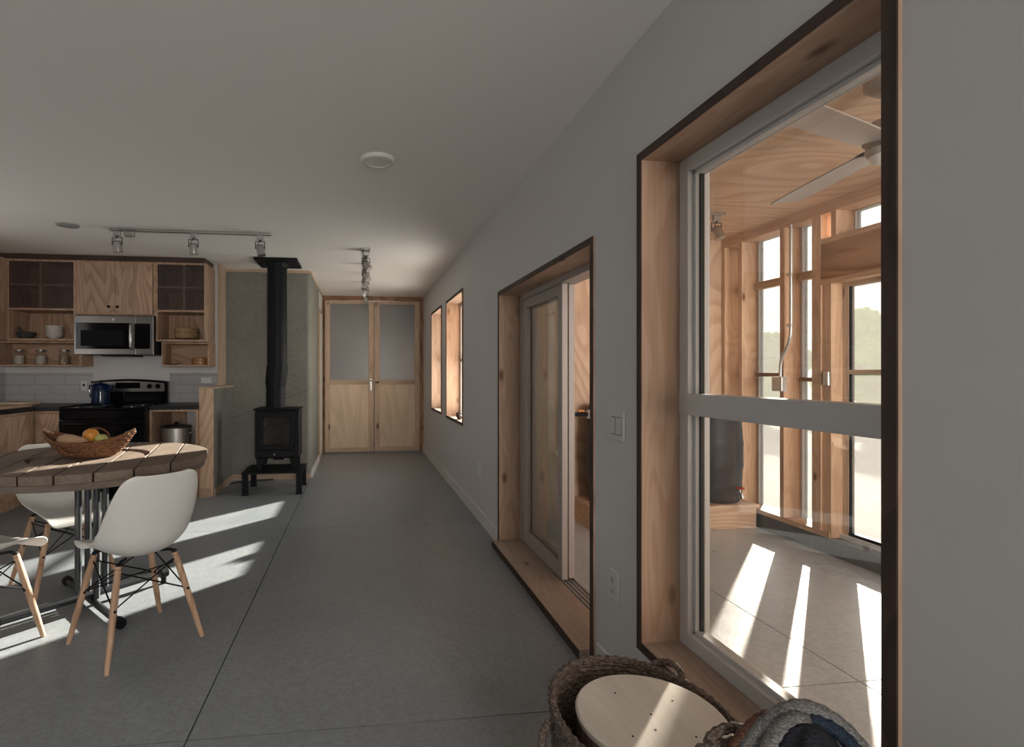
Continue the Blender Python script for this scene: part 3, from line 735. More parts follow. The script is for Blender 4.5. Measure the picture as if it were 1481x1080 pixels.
# ------------------------------------------------------------------ wall plates
def wall_plate(name, y, z, wy, hz, label, cat, kind):
    t = thing(name, (WX, y, z), label, cat)
    MB().box(WX - .007, WX, y - wy / 2, y + wy / 2, z - hz / 2, z + hz / 2, .003).build('plate', M['plastic_white'], t)
    if kind == 'outlet':
        for dz in (-.022, .022):
            o = MB().box(WX - .009, WX - .007, y - .016, y + .016, z + dz - .015, z + dz + .015, .001).build('socket', M['plastic_white'], t)
            MB().box(WX - .0095, WX - .009, y - .008, y - .005, z + dz - .004, z + dz + .007).box(WX - .0095, WX - .009, y + .005, y + .008, z + dz - .004, z + dz + .007).box(WX - .0095, WX - .009, y - .002, y + .002, z + dz - .011, z + dz - .007).build('slots', M['slot'], o)
    else:
        n = kind
        for i in range(n):
            yc = y + (i - (n - 1) / 2) * .046
            MB().box(WX - .0075, WX - .007, yc - .018, yc + .018, z - .036, z + .036).build('recess', M['slot'], t)
            m_ = MB().box(WX - .010, WX - .0076, yc - .0165, yc + .0165, z - .0335, z + .0335, .001)
            m_.build('rocker', M['plastic_white'], t)
wall_plate('light_switch', 2.0, 1.043, .128, .118, 'double white rocker switch beside the tall foreground window', 'light switch', 2)
wall_plate('wall_outlet', 2.024, .402, .078, .122, 'white wall outlet low beside the tall foreground window', 'outlet', 'outlet')
wall_plate('light_switch', 4.47, 1.058, .078, .12, 'single white switch between the sliding door and narrow windows', 'light switch', 1)
wall_plate('wall_outlet', 4.445, .43, .078, .12, 'white wall outlet low beyond the sliding door', 'outlet', 'outlet')
# ornament on the sill
M['brown_dark'] = mat('dark_brown_knot', (0.06, 0.035, 0.025), 0.6, noise=(30, .5))
s_ = MB(); s_.ball((1.06, 5.60, .805), .040, 3, (1, 1, .95)).ball((1.045, 5.52, .793), .028, 3).tube([(1.06, 5.60, .84), (1.055, 5.58, .86)], .007, 8)
tag(s_.build('sill_ornament', M['brown_dark'], smooth=True), 'small round dark brown ornament on the sill of the nearer narrow window', 'ornament')
# ------------------------------------------------------------------ kitchen
def open_box(mb, x0, x1, y0, y1, z0, z1, th, back=True, xz=None):
    mb.box(x0, x0 + th, y0, y1, z0, z1).box(x1 - th, x1, y0, y1, z0, z1).box(x0 + th, x1 - th, y0, y1, z0, z0 + th).box(x0 + th, x1 - th, y0, y1, z1 - th, z1)
    if back: mb.box(x0 + th, x1 - th, y1 - .008, y1, z0 + th, z1 - th)
    return mb
UF = 5.85; UB = KY - .002
def upper_cabinet(x0, x1, label, div):
    t = thing('wall_cabinet', ((x0 + x1) / 2, UF, 1.585), label, 'cabinet')
    open_box(MB(), x0, x1, UF, UB, 1.585, 2.41, .02).build('carcass', M['cabZ'], t)
    MB().box(x0 + .02, x1 - .02, UF + .004, UB - .01, 1.895, 1.915).build('shelf', M['cabX'], t)
    ins = MB(); ins.box(div - .012, div + .012, UF + .012, UB - .01, 1.915, 2.39); ins.box(x0 + .02, x1 - .02, UF + .012, UB - .01, 2.145, 2.163)
    ins.build('divider', M['paleX'], t)
    MB().box(x0 + .022, x1 - .022, UF + .002, UF + .008, 1.917, 2.388).build('frosted_door', M['frost_cab'], t)
    return t
upper_cabinet(-3.535, -2.886, 'left open plywood wall cabinet with bowls and a mortar on its shelf', -3.225)
upper_cabinet(-2.112, -1.605, 'right open plywood wall cabinet holding a round lidded basket', -1.83)
t = thing('wall_cabinet', (-2.5, UF, 1.85), 'plywood two-door cabinet above the microwave', 'cabinet')
open_box(MB(), -2.884, -2.114, UF, UB, 1.848, 2.41, .018).build('carcass', M['cabZ'], t)
for k, (a, b) in enumerate(((-2.862, -2.502), (-2.498, -2.136))):
    dr = MB().box(a, b, UF - .018, UF - .001, 1.862, 2.395).build('door', M['cabZ'], t, bevel=.0015)
    kx = b - .05 if k == 0 else a + .03
    MB().lathe([(.006, 0), (.006, -.012), (.015, -.018), (.015, -.026), (.004, -.030)], (kx, UF - .018, 1.935), 16, axis='Y').build('knob', M['black'], dr, smooth=True)
t = thing('wall_cabinet', (-3.64, 5.2, 1.585), 'plywood wall cabinet on the left wall at the frame edge', 'cabinet')
open_box(MB(), LX + .002, -3.54, 4.6, UF - .002, 1.585, 2.41, .02, back=False).build('carcass', M['cabZ'], t)
MB().box(-3.54, -3.522, 4.602, UF - .004, 1.59, 2.405).build('door', M['cabZ'], t)
# dark strip stands in for the shadowed gap over the cabinets
struct(MB().box(LX, -1.62, UF + .02, UB, 2.412, CE), 'shadow_gap_strip', M['edgeX'], 'dark strip in place of the shadowed gap between the wall cabinets and the ceiling', 'trim')
# lower small shelves
t = thing('wall_shelf', (-3.3, 5.95, 1.33), 'low open plywood shelf with three jars under the left wall cabinet', 'shelf')
open_box(MB(), -3.70, -2.875, 5.945, UB, 1.325, 1.583, .018).build('carcass', M['cabX'], t)
t = thing('wall_shelf', (-1.84, 5.95, 1.33), 'small open plywood box shelf under the right wall cabinet', 'shelf')
open_box(MB(), -2.085, -1.60, 5.945, UB, 1.325, 1.583, .018).build('carcass', M['cabX'], t)
# tiles
M['tile'] = bpy.data.materials.new('white_subway_tile'); M['tile'].use_nodes = True
n = M['tile'].node_tree.nodes; l = M['tile'].node_tree.links
tcn = n.new('ShaderNodeTexCoord'); sp = n.new('ShaderNodeSeparateXYZ'); cb = n.new('ShaderNodeCombineXYZ'); br = n.new('ShaderNodeTexBrick')
l.new(tcn.outputs['Object'], sp.inputs[0])
ad = n.new('ShaderNodeMath'); ad.operation = 'ADD'; l.new(sp.outputs['X'], ad.inputs[0]); l.new(sp.outputs['Y'], ad.inputs[1])
l.new(ad.outputs[0], cb.inputs['X']); l.new(sp.outputs['Z'], cb.inputs['Y']); l.new(cb.outputs[0], br.inputs['Vector'])
br.inputs['Color1'].default_value = (0.42, 0.42, 0.43, 1); br.inputs['Color2'].default_value = (0.44, 0.44, 0.45, 1); br.inputs['Mortar'].default_value = (0.28, 0.28, 0.29, 1)
br.inputs['Scale'].default_value = 1.0; br.inputs['Brick Width'].default_value = .30; br.inputs['Row Height'].default_value = .10; br.inputs['Mortar Size'].default_value = .003
l.new(br.outputs['Color'], n['Principled BSDF'].inputs['Base Color']); n['Principled BSDF'].inputs['Roughness'].default_value = .25
struct(MB().box(LX + .012, -2.885, KY - .010, KY - .001, .932, 1.258), 'trim_7', M['tile'], 'white subway tile splashback left of the range', 'splashback')
struct(MB().box(-2.085, -1.58, KY - .010, KY - .001, .932, 1.258), 'trim_8', M['tile'], 'white subway tile splashback right of the range', 'splashback')
struct(MB().box(LX, LX + .010, 4.0, KY - .011, .932, 1.258), 'trim_9', M['tile'], 'white subway tile splashback on the left wall', 'splashback')
t = thing('wall_outlet', (-2.95, KY - .01, 1.10), 'dark socket outlet in the tiles left of the coffee pot', 'outlet')
MB().box(-3.00, -2.935, KY - .016, KY - .010, 1.06, 1.17, .002).build('plate', M['plastic_white'], t)
MB().box(-2.98, -2.955, KY - .019, KY - .016, 1.112, 1.137).build('socket', M['slot'], t)
t = thing('wall_outlet', (-1.70, KY - .01, 1.19), 'white outlet plate in the tiles above the right countertop', 'outlet')
MB().box(-1.75, -1.64, KY - .016, KY - .010, 1.14, 1.205, .002).build('plate', M['plastic_white'], t)
MB().box(-1.715, -1.675, KY - .018, KY - .016, 1.155, 1.19).build('socket', M['plastic_white'], t)
# base cabinets, counters
CF = 5.54
tag(MB().box(LX + .001, -2.872, CF - .02, KY - .012, .89, .93, .004).box(LX + .001, -3.085, 3.6, CF - .021, .89, .93).build('countertop', M['counter']),
    'black L-shaped countertop left of the range', 'countertop')
tag(MB().box(-2.078, -1.617, CF + .05, KY - .012, .89, .93, .004).build('countertop', M['counter']), 'black countertop right of the range above the pot shelf', 'countertop')
t = thing('base_cabinet', (-3.2, 5.0, 0), 'plywood base cabinets turning the corner left of the range', 'cabinet')
cb_ = MB().box(LX + .001, -2.875, CF + .022, KY - .012, .10, .888).box(LX + .001, -3.122, 3.62, CF + .02, .10, .888)
cb_.box(LX + .001, -2.875, CF + .08, KY - .012, 0, .10).box(LX + .001, -3.18, 3.62, CF + .08, 0, .10)
cb_.build('carcass', M['cabZ'], t)
MB().box(-3.093, -2.885, CF + .002, CF + .020, .11, .862).build('door', M['cabZ'], t, bevel=.0015)
MB().box(-3.120, -3.102, 5.05, CF - .01, .11, .862).build('door', M['cabZ'], t, bevel=.0015)
MB().box(-3.120, -3.102, 4.50, 5.042, .11, .862).build('door', M['cabZ'], t, bevel=.0015)
MB().box(-3.120, -3.102, 3.95, 4.492, .11, .862).build('door', M['cabZ'], t, bevel=.0015)
MB().box(-3.10, -2.876, CF + .001, CF + .02, .868, .888).box(-3.121, -3.101, 3.62, CF + .02, .868, .888).build('top_rail', M['cabX'], t)
cbm = MB().box(-3.62, -3.12, 5.0, 5.55, .931, .956, .006)
tag(cbm.build('cutting_board', M['cabY']), 'thick plywood cutting board on the left countertop', 'cutting board')
tag(MB().box(-3.58, -3.25, 5.62, 5.92, .931, .965, .010).build('bread_board', M['birchX']), 'pale wooden board on the countertop behind the cutting board', 'board')
# open shelf unit right of the range
t = thing('shelf_unit', (-1.85, 5.62, 0), 'open plywood base unit with the stock pot beside the half wall', 'shelf')
sh = MB(); sh.box(-2.078, -2.056, CF + .06, KY - .012, .0, .888).box(-1.640, -1.617, CF + .06, KY - .012, .0, .888)
sh.box(-2.056, -1.640, CF + .06, KY - .012, .868, .888).box(-2.056, -1.640, CF + .062, KY - .012, .10, .122)
sh.build('carcass', M['cabZ'], t)
MB().box(-2.056, -1.640, CF + .064, KY - .02, .44, .46).build('shelf', M['cabX'], t)
MB().box(-2.056, -1.640, CF + .10, CF + .118, 0, .10).build('toe_board', M['cabX'], t)
MB().box(-2.055, -1.90, KY - .03, KY - .014, .46, .868).build('back_panel', M['cabZ'], t)
# half wall
t = thing('wall_half', (-1.545, 6.0, 0), 'waist-high half wall with timber end and cap beside the stove', 'wall', kind='structure')
MB().box(-1.612, -1.472, 5.66, SY - .012, 0, 1.095).build('core', M['green_conc'], t)
MB().box(-1.613, -1.478, 5.632, 5.66, 0, 1.095).build('end_board', M['plyZ'], t)
MB().box(-1.613, -1.46, 5.622, SY - .012, 1.095, 1.115).build('cap', M['paleY'], t)
MB().box(-1.600, -1.500, 5.612, 5.632, 0, .085).build('base_block', M['firX'], t)
MB().box(-1.472, -1.462, 5.66, SY - .016, 0, .07).build('base_trim', M['paleY'], t)
# range
RX0, RX1, RF, RB = -2.868, -2.082, 5.50, KY - .015
t = thing('kitchen_range', ((RX0 + RX1) / 2, RF, 0), 'black freestanding kitchen range with steel control panel', 'stove')
MB().box(RX0, RX1, RF + .03, RB, .03, .895).build('body', M['black_gloss'], t, bevel=.004)
ct = MB().box(RX0 - .002, RX1 + .002, RF + .005, RB - .06, .896, .918, .006).build('cooktop', M['black_gloss'], t)
for bx, by, r in ((-2.67, 5.70, .10), (-2.28, 5.70, .08), (-2.67, 5.97, .08), (-2.28, 5.97, .10)):
    e_ = MB()
    for q in (1.0, .72, .45): e_.tube([(bx + r * q * math.cos(a), by + r * q * math.sin(a), .922) for a in [2 * math.pi * k / 28 for k in range(28)]], .006, 6, closed=True)
    e_.build('burner', M['chrome_dark'], ct)
od = MB().box(RX0 + .004, RX1 - .004, RF, RF + .028, .25, .80, .006).build('oven_door', M['black_gloss'], t)
MB().tube([(RX0 + .06, RF - .001, .765), (RX0 + .06, RF - .04, .765), (RX1 - .06, RF - .04, .765), (RX1 - .06, RF - .001, .765)], .012, 10).build('handle', M['black_gloss'], od, smooth=True)
MB().box(RX0 + .12, RX1 - .12, RF - .003, RF, .36, .66, .001).build('oven_window', M['black_gloss'], od)
MB().box(RX0 + .004, RX1 - .004, RF + .004, RF + .03, .81, .892, .004).build('front_strip', M['black_gloss'], t)
MB().box(RX0 + .004, RX1 - .004, RF + .004, RF + .028, .045, .235, .005).build('drawer', M['black_gloss'], t)
# backguard with an arched top
def arch(x0, x1, y0, y1, z0, ze, zc, n=16):
    b = MB()
    pts_ = [(x0, z0), (x1, z0)] + [(x1 + (x0 - x1) * k / n, ze + (zc - ze) * math.sin(math.pi * k / n)) for k in range(n + 1)]
    A = [b.bm.verts.new((x, y0, z)) for x, z in pts_]; B = [b.bm.verts.new((x, y1, z)) for x, z in pts_]
    b.bm.faces.new(A); b.bm.faces.new(B[::-1])
    for i in range(len(pts_)): b.bm.faces.new((A[i], A[(i + 1) % len(A)], B[(i + 1) % len(A)], B[i]))
    return b
bg_ = arch(RX0, RX1, RB - .06, RB, .90, 1.165, 1.19).build('backguard', M['black_gloss'], t, bevel=.003)
cp = arch(RX0 + .008, RX1 - .034, RB - .066, RB - .06, 1.055, 1.145, 1.168).build('control_panel', M['steel'], bg_)
MB().box(-2.615, -2.365, RB - .070, RB - .066, 1.09, 1.152, .002).build('display', M['black_gloss'], cp)
for kx in (-2.268, -2.182, -2.80, -2.72):
    MB().lathe([(.026, 0), (.026, -.010), (.021, -.026), (.004, -.028)], (kx, RB - .067, 1.112), 22, axis='Y').build('knob', M['black_gloss'], cp, smooth=True)
# microwave
MF = 5.775
t = thing('microwave', (-2.49, MF, 1.43), 'stainless steel microwave mounted under the two-door cabinet', 'microwave')
MB().box(-2.866, -2.104, MF + .03, UB, 1.445, 1.846).build('body', M['black'], t, bevel=.003)
MB().box(-2.866, -2.270, MF, MF + .029, 1.443, 1.838, .004).build('door', M['steel'], t)
MB().box(-2.846, -2.335, MF - .004, MF, 1.500, 1.766, .002).build('window', M['black_gloss'], t)
MB().box(-2.800, -2.39, MF - .0055, MF - .004, 1.53, 1.69, .001).build('inner_window', mat('microwave_mesh', (0.006, 0.007, 0.008), .5, spec=.08), t)
MB().box(-2.268, -2.104, MF, MF + .029, 1.443, 1.838, .004).build('control_side', M['steel'], t)
MB().box(-2.285, -2.135, MF - .004, MF - .0005, 1.503, 1.762, .002).build('keypad', M['black_gloss'], t)
h_ = MB().tube([(-2.312, MF - .004, 1.755), (-2.312, MF - .035, 1.735), (-2.312, MF - .040, 1.63), (-2.312, MF - .035, 1.52), (-2.312, MF - .004, 1.503)], .015, 12).build('handle', M['brushed'], t, smooth=True)
MB().box(-2.62, -2.32, MF + .02, MF + .30, 1.428, 1.445).build('vent', M['black'], t)
MB().lathe([(.012, 0), (.012, -.0015)], (-2.49, MF, 1.80), 20, axis='Y').build('badge', M['brushed'], t)
# coffee pot on the rear left burner
M['blue_enamel'] = mat('blue_enamel', (0.006, 0.017, 0.055), 0.14, noise=(120, .4))
kx, ky, kz = -2.69, 5.95, .929
t = thing('coffee_pot', (kx, ky, kz), 'dark blue enamel coffee pot on the back left burner of the range', 'coffee pot')
MB().lathe([(.076, 0), (.088, .006), (.089, .02), (.084, .11), (.076, .195), (.079, .20), (.072, .203)], (kx, ky, kz), 32).build('body', M['blue_enamel'], t, smooth=True)
ld = MB().lathe([(.077, .204), (.066, .216), (.03, .226), (.010, .228)], (kx, ky, kz), 28).build('lid', M['blue_enamel'], t, smooth=True)
MB().lathe([(.006, .228), (.014, .236), (.012, .247), (.003, .25)], (kx, ky, kz), 16).build('knob', M['black_gloss'], ld, smooth=True)
MB().tube([(kx + .066, ky, kz + .15), (kx + .10, ky, kz + .175), (kx + .122, ky, kz + .205)], [.026, .018, .011], 12).build('spout', M['blue_enamel'], t, smooth=True)
MB().tube([(kx - .074, ky, kz + .19), (kx - .108, ky, kz + .195), (kx - .112, ky, kz + .15), (kx - .10, ky, kz + .08), (kx - .082, ky, kz + .06)], .008, 8).build('handle', M['blue_enamel'], t, smooth=True)
# stock pot
M['aluminium'] = mat('brushed_aluminium', (0.62, 0.60, 0.58), 0.38, metal=.85)
px_, py_, pz_ = -1.895, 5.83, .461
t = thing('stock_pot', (px_, py_, pz_), 'steel stock pot with lid in the open shelf unit', 'pot')
MB().lathe([(.135, 0), (.142, .006), (.142, .225), (.148, .23), (.140, .232)], (px_, py_, pz_), 40).build('body', M['aluminium'], t, smooth=True)
ld = MB().lathe([(.148, .233), (.145, .243), (.09, .256), (.02, .262), (.004, .262)], (px_, py_, pz_), 40).build('lid', M['chrome_dark'], t, smooth=True)
MB().lathe([(.008, .262), (.02, .275), (.018, .284), (.004, .286)], (px_, py_, pz_), 18).build('knob', M['black'], ld, smooth=True)
for s_ in (-1, 1):
    MB().tube([(px_ + s_ * .141, py_ - .035, pz_ + .17), (px_ + s_ * .175, py_ - .035, pz_ + .18), (px_ + s_ * .175, py_ + .035, pz_ + .18), (px_ + s_ * .141, py_ + .035, pz_ + .17)], .006, 8).build('handle', M['brushed'], t, smooth=True)
# wooden bowls at the bottom of the shelf unit
M['orange_wood'] = mat('orange_brown_wood', (0.30, 0.13, 0.045), 0.4, noise=(14, .35))
tag(MB().lathe([(.03, 0), (.07, .008), (.105, .05), (.115, .085), (.108, .086), (.095, .05), (.06, .016), (.004, .012)], (-1.765, 5.735, .123), 30).build('wooden_bowl', M['orange_wood'], smooth=True),
    'orange-brown wooden bowl on the bottom shelf of the open unit', 'bowl')
tag(MB().lathe([(.04, 0), (.085, .01), (.12, .06), (.13, .10), (.122, .10), (.11, .06), (.07, .02), (.004, .016)], (-1.79, 6.02, .123), 30).build('wooden_bowl', M['orange_wood'], smooth=True),
    'larger wooden bowl behind the small one on the bottom shelf', 'bowl')
# shelf goods
M['stone'] = mat('dark_grey_stone', (0.05, 0.052, 0.055), .7, noise=(60, .4))
t = thing('mortar', (-3.43, 5.98, 1.605), 'dark stone mortar with pestle on the left cabinet shelf', 'mortar')
MB().lathe([(.045, 0), (.055, .008), (.07, .03), (.088, .07), (.086, .075), (.070, .068), (.04, .03), (.004, .025)], (-3.43, 5.98, 1.605), 28).build('bowl', M['stone'], t, smooth=True)
MB().tube([(-3.42, 5.98, 1.64), (-3.47, 5.965, 1.70), (-3.49, 5.96, 1.725)], [.016, .011, .015], 12).build('pestle', M['stone'], t, smooth=True)
M['bowl_white'] = mat('white_glaze', (0.62, 0.60, 0.57), .25)
b0 = None
for i in range(5):
    z = 1.605 + i * .023
    nm = ['white bowl at the bottom of the stack in the left cabinet', 'second white bowl from the bottom of the stack in the left cabinet', 'middle white bowl of the stack in the left cabinet',
          'second white bowl from the top of the stack in the left cabinet', 'topmost white bowl of the stack in the left cabinet'][i]
    if b0 is None:
        b0 = MB().lathe([(.030, 0), (.034, .003), (.055, .018), (.082, .042), (.084, .048), (.080, .047), (.056, .026), (.034, .011), (.003, .009)], (-3.155, 5.98, z), 30).build('bowl', M['bowl_white'], smooth=True)
        o = b0
    else:
        o = b0.copy(); COL.objects.link(o); o.location.z = z
    tag(o, nm, 'bowl', 'white bowls stacked in the left cabinet')
M['flour'] = mat('pale_dry_goods', (0.55, 0.48, 0.42), .9, noise=(80, .2)); M['nuts'] = mat('brown_dry_goods', (0.32, 0.22, 0.15), .9, noise=(70, .6)); M['lid_zinc'] = mat('zinc_lid', (0.30, 0.29, 0.29), .4, metal=.8)
def jar(x, label, fill):
    t = thing('jar', (x, 6.05, 1.3435), label, 'jar', 'jars on the low kitchen shelf')
    MB().lathe([(.044, 0), (.050, .006), (.050, .108), (.040, .130), (.040, .140), (.037, .140)], (x, 6.05, 1.3435), 24).build('glass', M['jar_glass'], t, smooth=True)
    MB().lathe([(.043, .004), (.046, .008), (.046, .092), (.004, .096)], (x, 6.05, 1.3435), 20).build('contents', M[fill], t, smooth=True)
    MB().lathe([(.043, .140), (.043, .156), (.004, .158)], (x, 6.05, 1.3435), 24).build('lid', M['lid_zinc'], t, smooth=True)
jar(-3.535, 'leftmost glass jar of pale flour on the low shelf', 'flour')
jar(-3.325, 'middle glass jar of pale grain on the low shelf', 'flour')
jar(-3.095, 'rightmost glass jar of speckled brown nuts on the low shelf', 'nuts')
# lidded basket on tray
def weave(name, c1, c2, scale):
    m = bpy.data.materials.new(name); m.use_nodes = True
    n = m.node_tree.nodes; l = m.node_tree.links
    tcn = n.new('ShaderNodeTexCoord'); v = n.new('ShaderNodeTexVoronoi'); v.inputs['Scale'].default_value = scale
    mp = n.new('ShaderNodeMapping'); mp.inputs['Scale'].default_value = (1, 1, 1.8)
    l.new(tcn.outputs['Object'], mp.inputs[0]); l.new(mp.outputs[0], v.inputs['Vector'])
    r = n.new('ShaderNodeValToRGB'); r.color_ramp.elements[0].color = (*c2, 1); r.color_ramp.elements[1].color = (*c1, 1)
    r.color_ramp.elements[0].position = .1; r.color_ramp.elements[1].position = .75
    l.new(v.outputs['Distance'], r.inputs[0]); b = n['Principled BSDF']
    l.new(r.outputs[0], b.inputs['Base Color']); b.inputs['Roughness'].default_value = .7
    bp = n.new('ShaderNodeBump'); bp.inputs['Strength'].default_value = .6; bp.inputs['Distance'].default_value = .004
    l.new(v.outputs['Distance'], bp.inputs['Height']); l.new(bp.outputs[0], b.inputs['Normal'])
    return m
M['wicker'] = weave('golden_wicker', (0.20, 0.115, 0.05), (0.42, 0.28, 0.14), 70)
tag(MB().box(-2.03, -1.70, 5.90, 6.12, 1.606, 1.618, .004).build('tray', M['slot']), 'thin dark tray under the lidded basket in the right cabinet', 'tray')
t = thing('lidded_basket', (-1.845, 6.0, 1.618), 'round golden wicker basket with lid in the right wall cabinet', 'basket')
MB().lathe([(.10, 0), (.118, .01), (.125, .04), (.122, .068), (.11, .069)], (-1.845, 6.0, 1.619), 36).build('body', M['wicker'], t, smooth=True)
MB().lathe([(.127, .070), (.128, .10), (.118, .115), (.06, .122), (.004, .123)], (-1.845, 6.0, 1.619), 36).build('lid', M['wicker'], t, smooth=True)
t = thing('wooden_box', (-1.72, 6.03, 1.3435), 'small round brown wooden box in the box shelf right of the range', 'box')
MB().lathe([(.085, 0), (.088, .003), (.088, .045), (.085, .047)], (-1.715, 6.04, 1.3435), 32).build('body', M['orange_wood'], t, smooth=True)
MB().lathe([(.091, .048), (.091, .070), (.085, .074), (.004, .075)], (-1.715, 6.04, 1.3435), 32).build('lid', M['orange_wood'], t, smooth=True)
tag(MB().lathe([(.03, 0), (.05, .006), (.055, .012), (.004, .010)], (-1.985, 6.02, 1.3435), 20).build('small_dish', M['stone'], smooth=True), 'small flat dark dish in the left of the box shelf', 'dish')

# ------------------------------------------------------------------ wood stove, pedestal, flue
t = thing('hearth_bench', (-.895, 5.88, 0), 'low black steel bench under the wood stove', 'bench')
MB().box(-1.20, -.592, 5.63, 6.14, .216, .232, .002).build('top', M['black'], t)
for x_, y_ in ((-1.195, 5.632), (-.652, 5.632), (-1.195, 6.08), (-.652, 6.08)):
    lg = MB().box(x_, x_ + .055, y_, y_ + .055, .008, .216)
    lg.build('leg', M['black'], t, bevel=.002)
    MB().box(x_ - .006, x_ + .061, y_ - .006, y_ + .061, 0, .008).build('foot', M['black'], t)
SF = 5.75; sx0, sx1 = -1.092, -.640
t = thing('wood_stove', (-.866, SF, .233), 'small black cast-iron wood stove with glass door on the steel bench', 'stove')
MB().box(sx0, sx1, SF + .014, 6.10, .355, .862, .012).build('body', M['black'], t)
MB().box(sx0 - .012, sx1 + .012, SF - .004, 6.115, .862, .880, .005).build('top_plate', M['black'], t)
dr = MB(); a, b, c, e = sx0 + .045, sx1 - .045, .448, .838
dr.box(a, a + .045, SF - .012, SF + .013, c, e).box(b - .045, b, SF - .012, SF + .013, c, e).box(a + .045, b - .045, SF - .012, SF + .013, c, c + .055).box(a + .045, b - .045, SF - .012, SF + .013, e - .05, e)
dr = dr.build('door', M['black'], t, bevel=.004)
MB().box(a + .045, b - .045, SF + .002, SF + .006, c + .055, e - .05).build('door_glass', mat('sooty_glass', (0.022, 0.018, 0.016), .12, noise=(6, .8)), dr)
MB().tube([(b - .004, SF - .012, .49), (b + .020, SF - .045, .49), (b + .020, SF - .05, .45)], .010, 10).build('handle', M['black'], dr, smooth=True)
ash = MB().box(sx0 + .045, sx1 - .045, SF - .006, SF + .013, .368, .438, .003).build('ash_drawer', M['black'], t)
MB().lathe([(.012, 0), (.014, -.012), (.010, -.02)], (-.885, SF - .006, .402), 14, axis='Y').build('knob', M['steel'], ash, smooth=True)
MB().box(-.90, -.79, SF - .03, SF + .02, .345, .356).build('ash_lip', M['black'], t)
for sx_, dx in ((sx0 + .015, 1), (sx1 - .015, -1)):
    for y_ in (SF + .02, 6.03):
        lg = MB(); w0, w1 = .085, .045
        P0 = [(sx_, y_), (sx_ + dx * w0, y_), (sx_ + dx * w0, y_ + .05), (sx_, y_ + .05)]
        P1 = [(sx_ + dx * .005, y_), (sx_ + dx * (.005 + w1), y_), (sx_ + dx * (.005 + w1), y_ + .05), (sx_ + dx * .005, y_ + .05)]
        A = [lg.bm.verts.new((x, y, .355)) for x, y in P0]; B = [lg.bm.verts.new((x, y, .233)) for x, y in P1]
        lg.bm.faces.new(A); lg.bm.faces.new(B[::-1])
        for i in range(4): lg.bm.faces.new((A[i], A[(i + 1) % 4], B[(i + 1) % 4], B[i]))
        lg.build('leg', M['black'], t, bevel=.003)
FPX, FPY = -.893, 5.97
t = thing('flue_pipe', (FPX - .012, FPY, .881), 'black stove pipe rising from the wood stove to a ceiling plate', 'stove pipe')
M['flue'] = mat('black_flue_paint', (0.008, 0.009, 0.012), .5, spec=.18)
MB().tube([(FPX, FPY, 2.445), (FPX, FPY, 1.32)], .105, 32).build('upper_pipe', M['flue'], t, smooth=True)
MB().tube([(FPX, FPY, 1.335), (FPX, FPY, 1.29), (FPX - .008, FPY, 1.23), (FPX - .016, FPY, 1.15), (FPX - .016, FPY, 1.10)], [.112, .113, .112, .110, .103], 32).build('elbow', M['flue'], t, smooth=True)
MB().tube([(FPX - .016, FPY, 1.10), (FPX - .016, FPY, .881)], .100, 32).build('lower_pipe', M['flue'], t, smooth=True)
for z in (1.02, 1.155, 1.30): MB().tube([(FPX - (.016 if z < 1.2 else 0), FPY, z), (FPX - (.016 if z < 1.2 else 0), FPY, z + .014)], .108 if z > 1.2 else .1055, 32).build('band', M['flue'], t, smooth=True)
MB().box(-1.10, -.655, 5.74, 6.20, CE - .028, CE, .003).build('ceiling_plate', M['flue'], t)
MB().tube([(FPX, FPY, 2.442), (FPX, FPY, 2.40)], [.125, .112], 32).build('collar', M['flue'], t, smooth=True)
tag(MB().tube([(-1.44, 6.22, .012), (-1.36, 6.30, .012), (-1.27, 6.26, .012), (-1.18, 6.36, .012), (-1.0, 6.40, .012)], .009, 8).build('power_cord', M['slot'], smooth=True), 'black cord lying on the floor behind the steel bench', 'cord')

